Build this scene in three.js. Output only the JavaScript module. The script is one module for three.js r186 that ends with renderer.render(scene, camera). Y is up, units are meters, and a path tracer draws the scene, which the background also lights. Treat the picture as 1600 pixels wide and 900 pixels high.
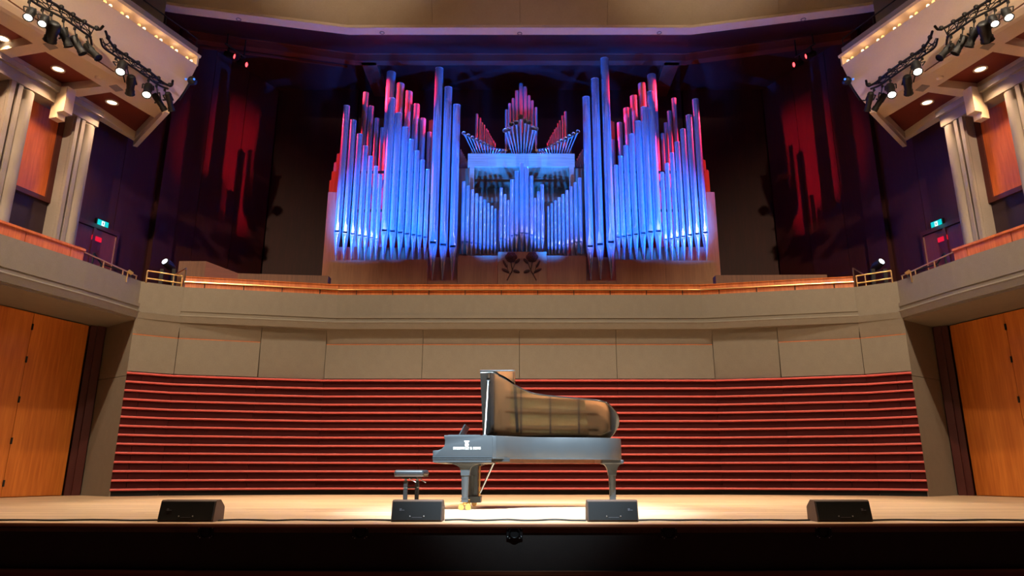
import * as THREE from 'three';
import { mergeGeometries, toCreasedNormals } from 'three/addons/utils/BufferGeometryUtils.js';
import { RoundedBoxGeometry } from 'three/addons/geometries/RoundedBoxGeometry.js';
import { TextGeometry } from 'three/addons/geometries/TextGeometry.js';
import { FontLoader } from 'three/addons/loaders/FontLoader.js';
import { RectAreaLightUniformsLib } from 'three/addons/lights/RectAreaLightUniformsLib.js';
RectAreaLightUniformsLib.init();

// ---------------------------------------------------------------- camera, exposure, large lights
const scene = new THREE.Scene();
scene.background = new THREE.Color(0, 0, 0);
const F = 1090, TH = 14.9 * Math.PI / 180, CX = 0.09, CY = 0.504, PX0 = 817;
const camera = new THREE.PerspectiveCamera(2 * Math.atan(450 / F) * 180 / Math.PI, 16 / 9, 0.1, 200);
camera.position.set(CX, CY, 0);
camera.rotation.x = TH;
camera.setViewOffset(1600, 900, 800 - PX0, 0, 1600, 900);
const renderer = new THREE.WebGLRenderer({ antialias: true });
renderer.toneMapping = THREE.LinearToneMapping;
renderer.toneMappingExposure = 1.0;
renderer.shadowMap.enabled = true;

function spot(x, y, z, tx, ty, tz, color, cd, deg, pen, soft = 6) {
  const l = new THREE.SpotLight(color, cd, 0, deg * Math.PI / 180, pen, 2);
  l.position.set(x, y, z); l.target.position.set(tx, ty, tz);
  l.castShadow = true; l.shadow.radius = soft; l.shadow.mapSize.set(1024, 1024);
  scene.add(l, l.target); return l;
}
function point(x, y, z, color, cd, soft = 2) {
  const l = new THREE.PointLight(color, cd, 0, 2); l.position.set(x, y, z); l.castShadow = true; l.shadow.radius = soft; scene.add(l); return l;
}
const lin = (r, g, b) => new THREE.Color().setRGB(r, g, b);
const WARM = lin(1, 0.66, 0.36), WARM2 = lin(1, 0.81, 0.6), COOL = lin(0.63, 0.84, 1), WARM3 = lin(1, 0.73, 0.48), LILAC = lin(0.6, 0.42, 1), BLUE = lin(0.004, 0.125, 1), RED = lin(1, 0.015, 0.04);
// downlights hung above the stage, out of frame: [x, y, z, candela, half angle]
const DOWN = [[-6.5, 15.4, -10.2, 390, 47], [-2.2, 15.4, -10.6, 300, 47], [2.2, 15.4, -10.6, 300, 47], [6.5, 15.4, -10.2, 390, 47]];
// spotlights on the front-of-house bridge: [x, y, z, target, colour, candela, half angle, penumbra]
const BRIDGE = [
  [0.6, 12.6, -2.2, [0.1, 0.1, -10.1], COOL, 5200, 11, 0.85],
  [-2.6, 12.6, -2.2, [0.1, 0.7, -11.1], COOL, 1600, 9, 0.7],
  [2.4, 12.6, -2.2, [0, 10.3, -21], LILAC, 80, 16, 0.7],
  [-5, 12.6, -2.2, [-5.2, 16.2, -16.2], WARM2, 400, 15, 0.6],
  [5, 12.6, -2.2, [5.2, 16.2, -16.2], WARM2, 400, 15, 0.6],
  [-8.6, 12.6, -2.2, [-11, 7.6, -13.5], WARM3, 620, 27, 0.9],
  [8.6, 12.6, -2.2, [11, 7.6, -13.5], WARM3, 620, 27, 0.9],
];

// ---------------------------------------------------------------- pixel directions to places
const cT = Math.cos(TH), sT = Math.sin(TH);
const ray = (px, py) => { const u = (px - PX0) / F, v = (450 - py) / F; return [u, sT + v * cT, -cT + v * sT]; };
const PD = (px, py, D) => { const d = ray(px, py), t = -D / d[2]; return [CX + d[0] * t, CY + d[1] * t, -D]; };
const PY = (px, py, Y) => { const d = ray(px, py), t = (Y - CY) / d[1]; return [CX + d[0] * t, Y, d[2] * t]; };
const PP = (px, py, p0, n) => {                       // onto the plane through p0 with normal n
  const d = ray(px, py), dn = d[0] * n[0] + d[1] * n[1] + d[2] * n[2];
  const t = ((p0[0] - CX) * n[0] + (p0[1] - CY) * n[1] + p0[2] * n[2]) / dn;
  return [CX + d[0] * t, CY + d[1] * t, d[2] * t];
};
const lerp = (a, b, t) => a + (b - a) * t;
const lp = (p, q, t) => p.map((v, i) => lerp(v, q[i], t));
let seed = 7; const rnd = () => { seed = (seed * 1664525 + 1013904223) >>> 0; return seed / 4294967296; };

// ---------------------------------------------------------------- geometry helpers
function orientOut(arr) {                              // flip so that the closed solid's faces look outwards
  let v = 0;
  for (let i = 0; i < arr.length; i += 9) {
    const [ax, ay, az, bx, by, bz, cx, cy, cz] = arr.slice(i, i + 9);
    v += ax * (by * cz - bz * cy) - ay * (bx * cz - bz * cx) + az * (bx * cy - by * cx);
  }
  if (v < 0) for (let i = 0; i < arr.length; i += 9) for (let k = 0; k < 3; k++) { const t = arr[i + 3 + k]; arr[i + 3 + k] = arr[i + 6 + k]; arr[i + 6 + k] = t; }
  return arr;
}
function worldUV(g) {                                  // uv in metres from world positions and face directions
  if (g.index) g = g.toNonIndexed();
  const p = g.attributes.position, uv = new Float32Array(p.count * 2);
  const a = new THREE.Vector3(), b = new THREE.Vector3(), c = new THREE.Vector3(), n = new THREE.Vector3();
  for (let i = 0; i < p.count; i += 3) {
    a.fromBufferAttribute(p, i); b.fromBufferAttribute(p, i + 1); c.fromBufferAttribute(p, i + 2);
    n.copy(b).sub(a).cross(c.clone().sub(a)).normalize();
    for (let k = 0; k < 3; k++) {
      const q = [a, b, c][k]; let u, v;
      if (Math.abs(n.y) > 0.8) { u = q.x; v = q.z; } else { const l = Math.hypot(n.x, n.z) || 1; u = q.x * n.z / l - q.z * n.x / l; v = q.y; }
      uv[(i + k) * 2] = u; uv[(i + k) * 2 + 1] = v;
    }
  }
  g.setAttribute('uv', new THREE.BufferAttribute(uv, 2)); return g;
}
function soup(arr) {
  const g = new THREE.BufferGeometry(); g.setAttribute('position', new THREE.Float32BufferAttribute(orientOut(arr), 3)); g.computeVertexNormals(); return worldUV(g);
}
function miter(plan) {                                 // normals to the right-hand inside of a plan line, mitred
  const seg = plan.slice(1).map((q, i) => { const dx = q[0] - plan[i][0], dz = q[1] - plan[i][1], l = Math.hypot(dx, dz); return [-dz / l, dx / l]; });
  return plan.map((_, i) => {
    const a = seg[Math.max(0, i - 1)], b = seg[Math.min(seg.length - 1, i)], m = [a[0] + b[0], a[1] + b[1]], k = 2 / (m[0] * m[0] + m[1] * m[1]);
    return [m[0] * k, m[1] * k];
  });
}
function sweep(plan, prof, shear) {                           // closed profile [d, y] along a plan line [x, z]; d towards the stage
  const nn = miter(plan), ring = plan.map((p, i) => prof.map(([d, y]) => [p[0] + nn[i][0] * d, y, p[1] + nn[i][1] * d])), out = [], m = prof.length;
  if (shear) { const [at, dir, f] = shear; ring[at === 'end' ? plan.length - 1 : 0].forEach((p, j) => { const t = f(prof[j][1]); p[0] += dir[0] * t; p[2] += dir[1] * t; }); }
  for (let i = 0; i + 1 < plan.length; i++) for (let j = 0; j < m; j++) {
    const a = ring[i][j], b = ring[i][(j + 1) % m], c = ring[i + 1][(j + 1) % m], d = ring[i + 1][j];
    out.push(...a, ...b, ...c, ...a, ...c, ...d);
  }
  const tri = THREE.ShapeUtils.triangulateShape(prof.map(([d, y]) => new THREE.Vector2(d, y)), []);
  const area = THREE.ShapeUtils.area(prof.map(([d, y]) => new THREE.Vector2(d, y)));
  for (const [a, b, c] of tri) {
    const f = area > 0 ? [a, c, b] : [a, b, c];
    const r0 = ring[0], r1 = ring[ring.length - 1];
    // the end faces follow the winding of the sides
    out.push(...r0[f[0]], ...r0[f[1]], ...r0[f[2]], ...r1[f[0]], ...r1[f[2]], ...r1[f[1]]);
  }
  return soup(out);
}
const wallBox = (a, b, y0, y1, d0, d1) => sweep([a, b], [[d0, y0], [d1, y0], [d1, y1], [d0, y1]]);
function prism(poly, vec) {                            // planar 3-D polygon pushed along a vector
  const P = poly.map((p) => new THREE.Vector3(...p)), n = new THREE.Vector3();
  for (let i = 0; i < P.length; i++) { const a = P[i], b = P[(i + 1) % P.length]; n.x += (a.y - b.y) * (a.z + b.z); n.y += (a.z - b.z) * (a.x + b.x); n.z += (a.x - b.x) * (a.y + b.y); }
  n.normalize();
  const u = new THREE.Vector3(), t = Math.abs(n.y) < 0.9 ? new THREE.Vector3(0, 1, 0) : new THREE.Vector3(1, 0, 0);
  u.crossVectors(t, n).normalize(); const v = new THREE.Vector3().crossVectors(n, u);
  const tri = THREE.ShapeUtils.triangulateShape(P.map((p) => new THREE.Vector2(p.dot(u), p.dot(v))), []);
  const Q = P.map((p) => p.clone().add(new THREE.Vector3(...vec))), out = [], A = (p) => [p.x, p.y, p.z];
  for (const [a, b, c] of tri) { out.push(...A(P[a]), ...A(P[c]), ...A(P[b]), ...A(Q[a]), ...A(Q[b]), ...A(Q[c])); }
  for (let i = 0; i < P.length; i++) { const j = (i + 1) % P.length; out.push(...A(P[i]), ...A(P[j]), ...A(Q[j]), ...A(P[i]), ...A(Q[j]), ...A(Q[i])); }
  return soup(out);
}
const flat = (poly, y, h) => prism(poly.map(([x, z]) => [x, y, z]), [0, h, 0]);
function box(cx, cy, cz, w, h, d, r = 0) {
  const g = r ? new RoundedBoxGeometry(w, h, d, 2, r) : new THREE.BoxGeometry(w, h, d); g.translate(cx, cy, cz); return worldUV(g.index ? g.toNonIndexed() : g);
}
function along(g, p, dir) {                            // a geometry built along +z, moved to p and turned to dir
  const q = new THREE.Quaternion().setFromUnitVectors(new THREE.Vector3(0, 0, 1), new THREE.Vector3(...dir).normalize());
  g.applyQuaternion(q); g.translate(...p); return g;
}
function bar(p, q, r, seg = 8, r2 = r) {
  const d = q.map((v, i) => v - p[i]), L = Math.hypot(...d), g = new THREE.CylinderGeometry(r2, r, L, seg);
  g.rotateX(Math.PI / 2); g.translate(0, 0, L / 2); return along(g, p, d);
}
function boxBar(p, q, w, h) { const d = q.map((v, i) => v - p[i]), L = Math.hypot(...d), g = new THREE.BoxGeometry(w, h, L); g.translate(0, 0, L / 2); return along(g, p, d); }
function lathe(prof, p = [0, 0, 0], dir = [0, 1, 0], seg = 20) {   // profile [r, l] along dir
  const g = new THREE.LatheGeometry(prof.map(([r, l]) => new THREE.Vector2(Math.max(r, 1e-4), l)), seg); g.rotateX(Math.PI / 2); return along(g, p, dir);
}
const tube = (pts, r, n = 40, seg = 8) => new THREE.TubeGeometry(new THREE.CatmullRomCurve3(pts.map((p) => new THREE.Vector3(...p))), n, r, seg);
const plain = (g) => { g = g.index ? g.toNonIndexed() : g; if (!g.attributes.uv) g.setAttribute('uv', new THREE.BufferAttribute(new Float32Array(g.attributes.position.count * 2), 2)); return g; };
const join = (...gs) => mergeGeometries(gs.flat().map((g) => { g = plain(g); for (const k of Object.keys(g.attributes)) if (!['position', 'normal', 'uv'].includes(k)) g.deleteAttribute(k); return g; }));

// ---------------------------------------------------------------- things and parts
const taken = new Map();
function numbered(n) { const k = taken.get(n) || 0; taken.set(n, k + 1); return k ? `${n}_${String(k).padStart(3, '0')}` : n; }
let SIDE = '';                                         // tells twin things of the two sides apart
function* sides() { for (const k of [1, -1]) { SIDE = k === 1 ? ' on the piano bench side' : ' on the piano tail side'; yield k; } SIDE = ''; }
function thing(name, label, category, base = [0, 0, 0], o = {}) {
  label += SIDE;
  const g = new THREE.Group(); g.name = numbered(name); g.position.set(...base); g.userData = { label, category };
  if (o.group) g.userData.group = o.group; if (o.kind) g.userData.kind = o.kind;
  scene.add(g); return g;
}
const root = (o) => { while (o.parent && o.parent !== scene) o = o.parent; return o; };
function part(parent, name, geo, mat, label, kind) {   // geometry in world metres; stored about the thing's base
  const r = root(parent); if (Array.isArray(geo)) geo = join(geo);
  geo.translate(-r.position.x, -r.position.y, -r.position.z);
  const m = new THREE.Mesh(geo, mat); m.name = name; m.castShadow = m.receiveShadow = true;
  if (label) m.userData.label = label; if (kind) m.userData.kind = kind;
  parent.add(m); return m;
}
function one(name, label, category, geo, mat, o = {}) { // a thing of a single mesh, its origin at the middle of its underside
  if (Array.isArray(geo)) geo = join(geo);
  geo.computeBoundingBox(); const b = geo.boundingBox, c = [(b.min.x + b.max.x) / 2, b.min.y, (b.min.z + b.max.z) / 2];
  geo.translate(-c[0], -c[1], -c[2]);
  const m = new THREE.Mesh(geo, mat); m.name = numbered(name); m.position.set(...c); m.castShadow = m.receiveShadow = true;
  m.userData = { label: label + SIDE, category }; if (o.group) m.userData.group = o.group; if (o.kind) m.userData.kind = o.kind;
  scene.add(m); return m;
}
const ST = { kind: 'structure' };

// ---------------------------------------------------------------- materials
const hash = (x, y, s) => { let h = (x * 374761393 + y * 668265263 + s * 1442695041) | 0; h = Math.imul(h ^ (h >>> 13), 1274126177); return ((h ^ (h >>> 16)) >>> 0) / 4294967296; };
function vnoise(x, y, px, py, s) {
  const xi = Math.floor(x), yi = Math.floor(y), fx = x - xi, fy = y - yi, u = fx * fx * (3 - 2 * fx), v = fy * fy * (3 - 2 * fy);
  const h = (a, b) => hash(((a % px) + px) % px, ((b % py) + py) % py, s);
  return lerp(lerp(h(xi, yi), h(xi + 1, yi), u), lerp(h(xi, yi + 1), h(xi + 1, yi + 1), u), v);
}
function texture(size, fn, mx, my, srgb = true) {
  const [w, h] = Array.isArray(size) ? size : [size, size], d = new Uint8Array(w * h * 4);
  for (let j = 0; j < h; j++) for (let i = 0; i < w; i++) { const c = fn(i / w, j / h), o = (j * w + i) * 4; for (let k = 0; k < 3; k++) d[o + k] = Math.max(0, Math.min(255, c[k])); d[o + 3] = 255; }
  const t = new THREE.DataTexture(d, w, h); t.wrapS = t.wrapT = THREE.RepeatWrapping; t.magFilter = THREE.LinearFilter; t.minFilter = THREE.LinearMipmapLinearFilter; t.generateMipmaps = true;
  if (srgb) t.colorSpace = THREE.SRGBColorSpace; t.repeat.set(1 / mx, 1 / my); t.needsUpdate = true; return t;
}
const mixc = (a, b, t) => a.map((v, i) => lerp(v, b[i], t));
const std = (o) => new THREE.MeshStandardMaterial(o);
function woodTex(light, dark, s, m = 2, vertical = true) {   // fine grain lines with broad figure
  return texture(512, (u, v) => {
    const a = vertical ? u : v, b = vertical ? v : u;
    const w = a + 0.012 * (vnoise(a * 4, b * 3, 4, 3, s) - 0.5);
    const g = 0.5 * vnoise(w * 64, b * 4, 64, 4, s + 1) + 0.3 * vnoise(w * 200, b * 10, 200, 10, s + 2) + 0.35 * vnoise(w * 8, b * 2, 8, 2, s + 3);
    return mixc(dark, light, Math.min(1, Math.max(0, g * 1.15 - 0.1)));
  }, m, m);
}
const floorTex = texture([1024, 1024], (u, v) => {
  const n = 36, bi = Math.floor(v * n), off = hash(bi, 3, 5), L = 2, x = u * L + off * 7, pi = ((Math.floor(x) % 2) + 2) % 2, tone = hash(bi, pi, 9), fv = v * n - bi;
  const g = 0.55 * vnoise(u * 6, v * 400, 6, 400, 11) + 0.45 * vnoise(u * 24, v * 900, 24, 900, 12);
  let c = mixc([150, 120, 90], [214, 186, 150], 0.62 * tone + 0.38 * g);
  if (fv < 0.04 || x - Math.floor(x) < 0.002) c = mixc(c, [70, 48, 30], 0.55);
  return c;
}, 5.2, 3.0);
const speckle = (base, amp, s, m) => texture(256, (u, v) => { const n = 0.6 * vnoise(u * 90, v * 90, 90, 90, s) + 0.4 * vnoise(u * 9, v * 9, 9, 9, s + 1) - 0.5; return base.map((c) => c + n * amp); }, m, m);
const M = {
  floor: std({ map: floorTex, roughness: 0.42 }),
  nosing: std({ map: woodTex([150, 92, 56], [88, 48, 26], 21, 2, false), roughness: 0.5 }),
  door: std({ map: woodTex([214, 128, 50], [178, 92, 28], 31, 2.4), roughness: 0.45 }),
  orange: std({ map: woodTex([206, 106, 52], [170, 78, 34], 41, 1.6), roughness: 0.5 }),
  parapet: std({ map: woodTex([206, 116, 56], [164, 82, 34], 51, 1.2), roughness: 0.45 }),
  caseWood: std({ map: woodTex([198, 150, 106], [168, 122, 84], 61, 1.6), roughness: 0.55 }),
  shelfWood: std({ map: woodTex([214, 186, 150], [186, 152, 112], 63, 1.8, false), roughness: 0.5 }),
  oldWood: std({ map: woodTex([120, 76, 48], [92, 54, 34], 65, 1.4), roughness: 0.6 }),
  gray: std({ map: speckle([117, 109, 96], 10, 71, 1.1), roughness: 0.8 }),
  plaster: std({ map: speckle([150, 139, 130], 8, 75, 1.3), roughness: 0.8 }),
  cream: std({ map: speckle([226, 204, 176], 8, 77, 1.7), roughness: 0.75 }),
  canopy: std({ map: speckle([168, 150, 128], 8, 79, 2.1), roughness: 0.8 }),
  maroon: new THREE.MeshPhysicalMaterial({ map: woodTex([64, 13, 12], [48, 8, 8], 81, 1.2, false), roughness: 0.75, specularIntensity: 0.25 }),
  rib: std({ color: new THREE.Color('#c8544e'), roughness: 0.45 }),
  redPanel: std({ map: speckle([122, 44, 28], 8, 85, 1.3), roughness: 0.7 }),
  darkRed: std({ map: woodTex([66, 22, 19], [50, 16, 14], 87, 2.2), roughness: 0.6 }),
  frameRed: std({ color: new THREE.Color('#4a1c18'), roughness: 0.5 }),
  purple: std({ color: new THREE.Color('#33202a'), roughness: 0.7 }),
  beamRed: std({ map: woodTex([120, 50, 34], [96, 38, 26], 89, 2, false), roughness: 0.6 }),
  house: std({ color: new THREE.Color('#6a5a4c'), roughness: 0.9 }),
  houseDark: std({ color: new THREE.Color('#3c1512'), roughness: 0.85 }),
  blackFace: std({ map: speckle([42, 33, 27], 8, 91, 0.9), roughness: 0.7 }),
  black: std({ color: new THREE.Color('#0e0d0d'), roughness: 0.55 }),
  blackMetal: std({ color: new THREE.Color('#1a1918'), roughness: 0.4, metalness: 0.5 }),
  dark: std({ color: new THREE.Color('#050505'), roughness: 0.9 }),
  steel: std({ color: lin(0.5, 0.5, 0.52), roughness: 0.3, metalness: 1 }),
  brass: std({ color: lin(0.86, 0.58, 0.22), roughness: 0.28, metalness: 1 }),
  pipe: std({ color: lin(0.72, 0.75, 0.8), roughness: 0.24, metalness: 0.8 }),
  zinc: std({ color: lin(0.55, 0.55, 0.57), roughness: 0.42, metalness: 0.75 }),
  trumpet: std({ color: lin(0.75, 0.72, 0.7), roughness: 0.25, metalness: 0.9 }),
  woodPipe: std({ map: woodTex([170, 120, 84], [138, 92, 60], 95, 1.1), roughness: 0.55 }),
  carving: std({ color: new THREE.Color('#4a2c1c'), roughness: 0.6 }),
  ebony: new THREE.MeshPhysicalMaterial({ color: lin(0.03, 0.033, 0.036), roughness: 0.4, clearcoat: 0.4, clearcoatRoughness: 0.3 }),
  ebonyGloss: new THREE.MeshPhysicalMaterial({ color: lin(0.012, 0.011, 0.01), roughness: 0.2, specularIntensity: 1, clearcoat: 1, clearcoatRoughness: 0.08 }),
  gold: std({ color: lin(0.95, 0.42, 0.17), roughness: 0.35, metalness: 0.9 }),
  spruce: std({ map: woodTex([216, 140, 80], [186, 110, 56], 97, 1), roughness: 0.4 }),
  ivory: std({ color: new THREE.Color('#efe9da'), roughness: 0.35 }),
  letter: std({ color: new THREE.Color('#f4efdf'), roughness: 0.4 }),
  leather: std({ color: new THREE.Color('#23262a'), roughness: 0.42 }),
  cabinet: std({ color: new THREE.Color('#4a3428'), roughness: 0.7 }),
  grille: std({ color: new THREE.Color('#0b0a0a'), roughness: 0.75 }),
  emblem: std({ color: new THREE.Color('#55545a'), roughness: 0.5 }),
  cable: std({ color: new THREE.Color('#0d0c0b'), roughness: 0.6 }),
  doorRed: std({ map: woodTex([128, 58, 44], [104, 44, 34], 99, 1), roughness: 0.5 }),
};
const glow = (c, k) => new THREE.MeshStandardMaterial({ color: 0x000000, emissive: c, emissiveIntensity: k, roughness: 0.5 });
const G = { lamp: glow(lin(1, 0.93, 0.8), 6), warm: glow(WARM2, 3), bulb: glow(lin(1, 0.55, 0.16), 2.2), bulb2: glow(lin(1, 0.8, 0.5), 2.4), led: glow(lin(0.75, 0.9, 1), 5), red: glow(lin(1, 0.05, 0.06), 5), exit: glow(lin(0.0, 0.62, 0.62), 1), exitMan: glow(lin(0.85, 1, 0.95), 1.1), redSign: glow(lin(1, 0.01, 0.03), 0.8), blueDot: glow(lin(0.05, 0.2, 1), 2), panel: glow(lin(1, 0.8, 0.55), 2.5) };

// ================================================================= THE SETTING
const rev = (plan) => plan.slice().reverse().map(([x, z]) => [-x, z]);
const both = (left) => [...left, ...rev(left)];
// ---- stage floor, apron
const frontZ = (x) => -7.5 - 0.0075 * x * x;
const edgeX = []; for (let i = 0; i <= 24; i++) edgeX.push(-13.2 + 26.4 * i / 24);
{
  const f = thing('floor', 'pale wooden board stage floor around the grand piano', 'stage floor', [0, -0.08, -12], ST);
  part(f, 'boards', flat([...edgeX.map((x) => [x, frontZ(x)]), [13.2, -18.6], [-13.2, -18.6]], -0.08, 0.08), M.floor);
  const plan = edgeX.map((x) => [x, frontZ(x)]).reverse().map(([x, z]) => [x, z]);
  const front = edgeX.map((x) => [x, frontZ(x)]);
  part(f, 'edge_nosing', sweep(front, [[-0.06, -0.03], [0.03, -0.03], [0.035, -0.015], [0.03, 0.004], [-0.06, 0.004]]), M.nosing, 'brown wooden nosing along the stage edge');
  const a = thing('stage_apron', 'black painted stage front with five round ports', 'stage front', [0, -0.45, -7.5], ST);
  part(a, 'face', sweep(front, [[-0.12, -0.44], [0, -0.44], [0, -0.031], [-0.12, -0.031]]), M.blackFace);
  part(a, 'ledge', sweep(front, [[-0.12, -0.475], [0.06, -0.475], [0.06, -0.44], [-0.12, -0.44]]), M.nosing, 'worn brown ledge');
  part(a, 'base_board', sweep(front, [[-0.14, -0.85], [-0.02, -0.85], [-0.02, -0.475], [-0.14, -0.475]]), M.redPanel, 'dark red board under the ledge');
  for (const px of [318, 563, 804, 1045, 1290]) {
    const [x, y] = PD(px, 832, 7.52), z = frontZ(x);
    const ring = part(a, 'port_plate', [box(x, y, z + 0.006, 0.165, 0.125, 0.016, 0.006)], M.black);
    part(a, 'port_ring', lathe([[0.042, 0], [0.056, 0.003], [0.058, 0.01], [0.05, 0.014], [0.042, 0.006], [0.042, -0.02], [0, -0.02]], [x, y, z + 0.014], [0, 0, 1]), M.blackMetal);
    for (const sx of [-1, 1]) for (const sy of [-1, 1]) for (const k of [0, 1]) part(ring, 'bolt', lathe([[0.006, 0], [0.006, 0.004], [0, 0.006]], [x + sx * (k ? 0.05 : 0.07), y + sy * (k ? 0.053 : 0.04), z + 0.013], [0, 0, 1], 8), M.steel);
  }
  one('floor_hall', 'dark carpeted hall floor below the stage front', 'floor', box(0, -0.9, 2.4, 27.5, 0.1, 20), M.houseDark, ST);
}
// ---- lower rear wall: gray panels above red ribbed panels, in seven facets
const WL = [[-9.33, -16.55], [-8.5, -17.13], [-6.64, -17.66], [-5.05, -18.0]];
const WP = both(WL);
const ribY = (k) => lerp(2.82, 0.145, k / 13);
{
  const w = thing('wall_back', 'rear stage wall of gray panels over dark red panels with bright red ribs', 'wall', [0, 0, -18], ST);
  for (let i = 0; i + 1 < WP.length; i++) {
    const a = WP[i], b = WP[i + 1], L = Math.hypot(b[0] - a[0], b[1] - a[1]), cuts = i === 3 ? 4 : 1;
    const at = (t) => [lerp(a[0], b[0], t), lerp(a[1], b[1], t)];
    part(w, 'backing', wallBox(a, b, 0, 4.16, -0.6, -0.31), M.gray);
    part(w, 'backing', wallBox(a, b, 0, 2.86, -0.3, -0.065), M.maroon);
    const e = 0.006 / L;
    const fullPanel = i === 2 || i === 4;
    for (let c = 0; c < cuts; c++) {
      const p = at(c / cuts + e), q = at((c + 1) / cuts - e);
      if (fullPanel) part(w, 'gray_panel', sweep([p, q], [[-0.2, 2.87], [-0.07, 2.87], [0.02, 4.16], [-0.2, 4.16]]), M.gray, 'tall undivided gray panel');
      else {
        part(w, 'gray_panel', sweep([p, q], [[-0.06, 2.87], [0, 2.87], [0, 3.755], [-0.06, 3.755]]), M.gray);
        part(w, 'sloped_panel', sweep([p, q], [[-0.2, 3.77], [-0.04, 3.77], [0.06, 4.16], [-0.2, 4.16]]), M.gray, 'upper gray panel leaning back');
        part(w, 'panel_trim', wallBox(p, q, 3.755, 3.77, -0.06, 0.004), M.parapet, 'thin wooden strip');
      }
    }
    const pieces = i === 3 ? [0, 0.25, 0.5, 0.75, 1] : (i === 0 || i === 6 ? (i === 0 ? [0, 0.32, 1] : [0, 0.68, 1]) : (i === 1 ? [0, 0.3, 1] : i === 5 ? [0, 0.7, 1] : [0, 1]));
    for (let k = 0; k < 14; k++) {
      const y = ribY(k);
      part(w, 'rib', sweep([a, b], [[-0.06, y - 0.03], [0.055, y - 0.022], [0.062, y - 0.012], [0.062, y + 0.012], [0.055, y + 0.022], [-0.06, y + 0.026]]), M.rib);
      if (k < 13) for (let c = 0; c + 1 < pieces.length; c++)
        part(w, 'red_panel', wallBox(at(pieces[c] + e * 0.6), at(pieces[c + 1] - e * 0.6), ribY(k + 1) + 0.02, y - 0.025, -0.06, 0.006 + 0.006 * ((k * 7 + c * 3 + i) % 3)), M.maroon);
    }
    part(w, 'kick_board', wallBox(a, b, 0, 0.112, -0.06, -0.01), M.dark, 'black kick board');
  }
}
// ---- side returns, side walls with tall wooden doors, balcony soffits
const SIDEDIR = [-0.61 / 2.302, 2.22 / 2.302];
for (const k of sides()) {
  const side = k === 1 ? 'left' : 'right', m = ([x, z]) => [k * x, z], pl = (a) => (k === 1 ? a.map(m) : a.map(m).reverse());
  const c0 = [-9.33, -16.55], c1 = [-10.5, -17.4], c2 = [-10.74, -17.16], far = [c2[0] + SIDEDIR[0] * 11, c2[1] + SIDEDIR[1] * 11];
  const w = thing('wall_' + side, 'dark gray side return beside the red ribbed wall', 'wall', [k * -10, 0, -17], { kind: 'structure', group: 'side returns of the stage wall' });
  const mid = 2.75;
  for (const [y0, y1] of [[0, mid], [mid + 0.012, 4.12]]) part(w, 'return_panel', sweep(pl([c1, c0]), [[-0.1, y0], [0, y0], [0, y1], [-0.1, y1]]), M.gray);
  part(w, 'door_jamb', sweep(pl([[c2[0] + 0.02, c2[1] + 0.02], c1]), [[-0.15, 0], [-0.02, 0], [-0.02, 4.1], [-0.15, 4.1]]), M.frameRed, 'dark red jamb');
  part(w, 'door_stop', sweep(pl([[c2[0] + 0.1, c2[1] - 0.1], [c1[0] - 0.02, c1[1] + 0.02]]), [[-0.02, 0], [0.05, 0], [0.05, 4.1], [-0.02, 4.1]]), M.frameRed);
  const plan = (t) => [c2[0] + SIDEDIR[0] * t, c2[1] + SIDEDIR[1] * t];
  const d = thing('door_' + (k === 1 ? 1 : 2), 'tall orange wooden folding door leaves beside the stage', 'door', [k * plan(2)[0], 0, plan(2)[1]], { kind: 'structure', group: 'tall wooden stage doors' });
  const seams = [0.06, 1.55, 3.05, 4.55, 6.05, 7.55, 10.9];
  for (let i = 0; i + 1 < seams.length; i++) part(d, 'leaf', sweep(pl([plan(seams[i + 1] - 0.006), plan(seams[i] + 0.006)]), [[-0.08, 0.015], [0, 0.015], [0, 4.07], [-0.08, 4.07]]), M.door);
  for (const s of [1.55, 4.55]) for (const y of [0.3, 1.2, 2.1, 3.0, 3.75]) {
    const [hx, hz] = plan(s); part(d, 'hinge', bar([k * (hx + 0.012), y - 0.07, hz], [k * (hx + 0.012), y + 0.07, hz], 0.022, 10), M.black, 'black hinge');
  }
  part(d, 'backing', sweep(pl([plan(11), plan(0)]), [[-0.3, 0], [-0.1, 0], [-0.1, 4.12], [-0.3, 4.12]]), M.door);
}
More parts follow.
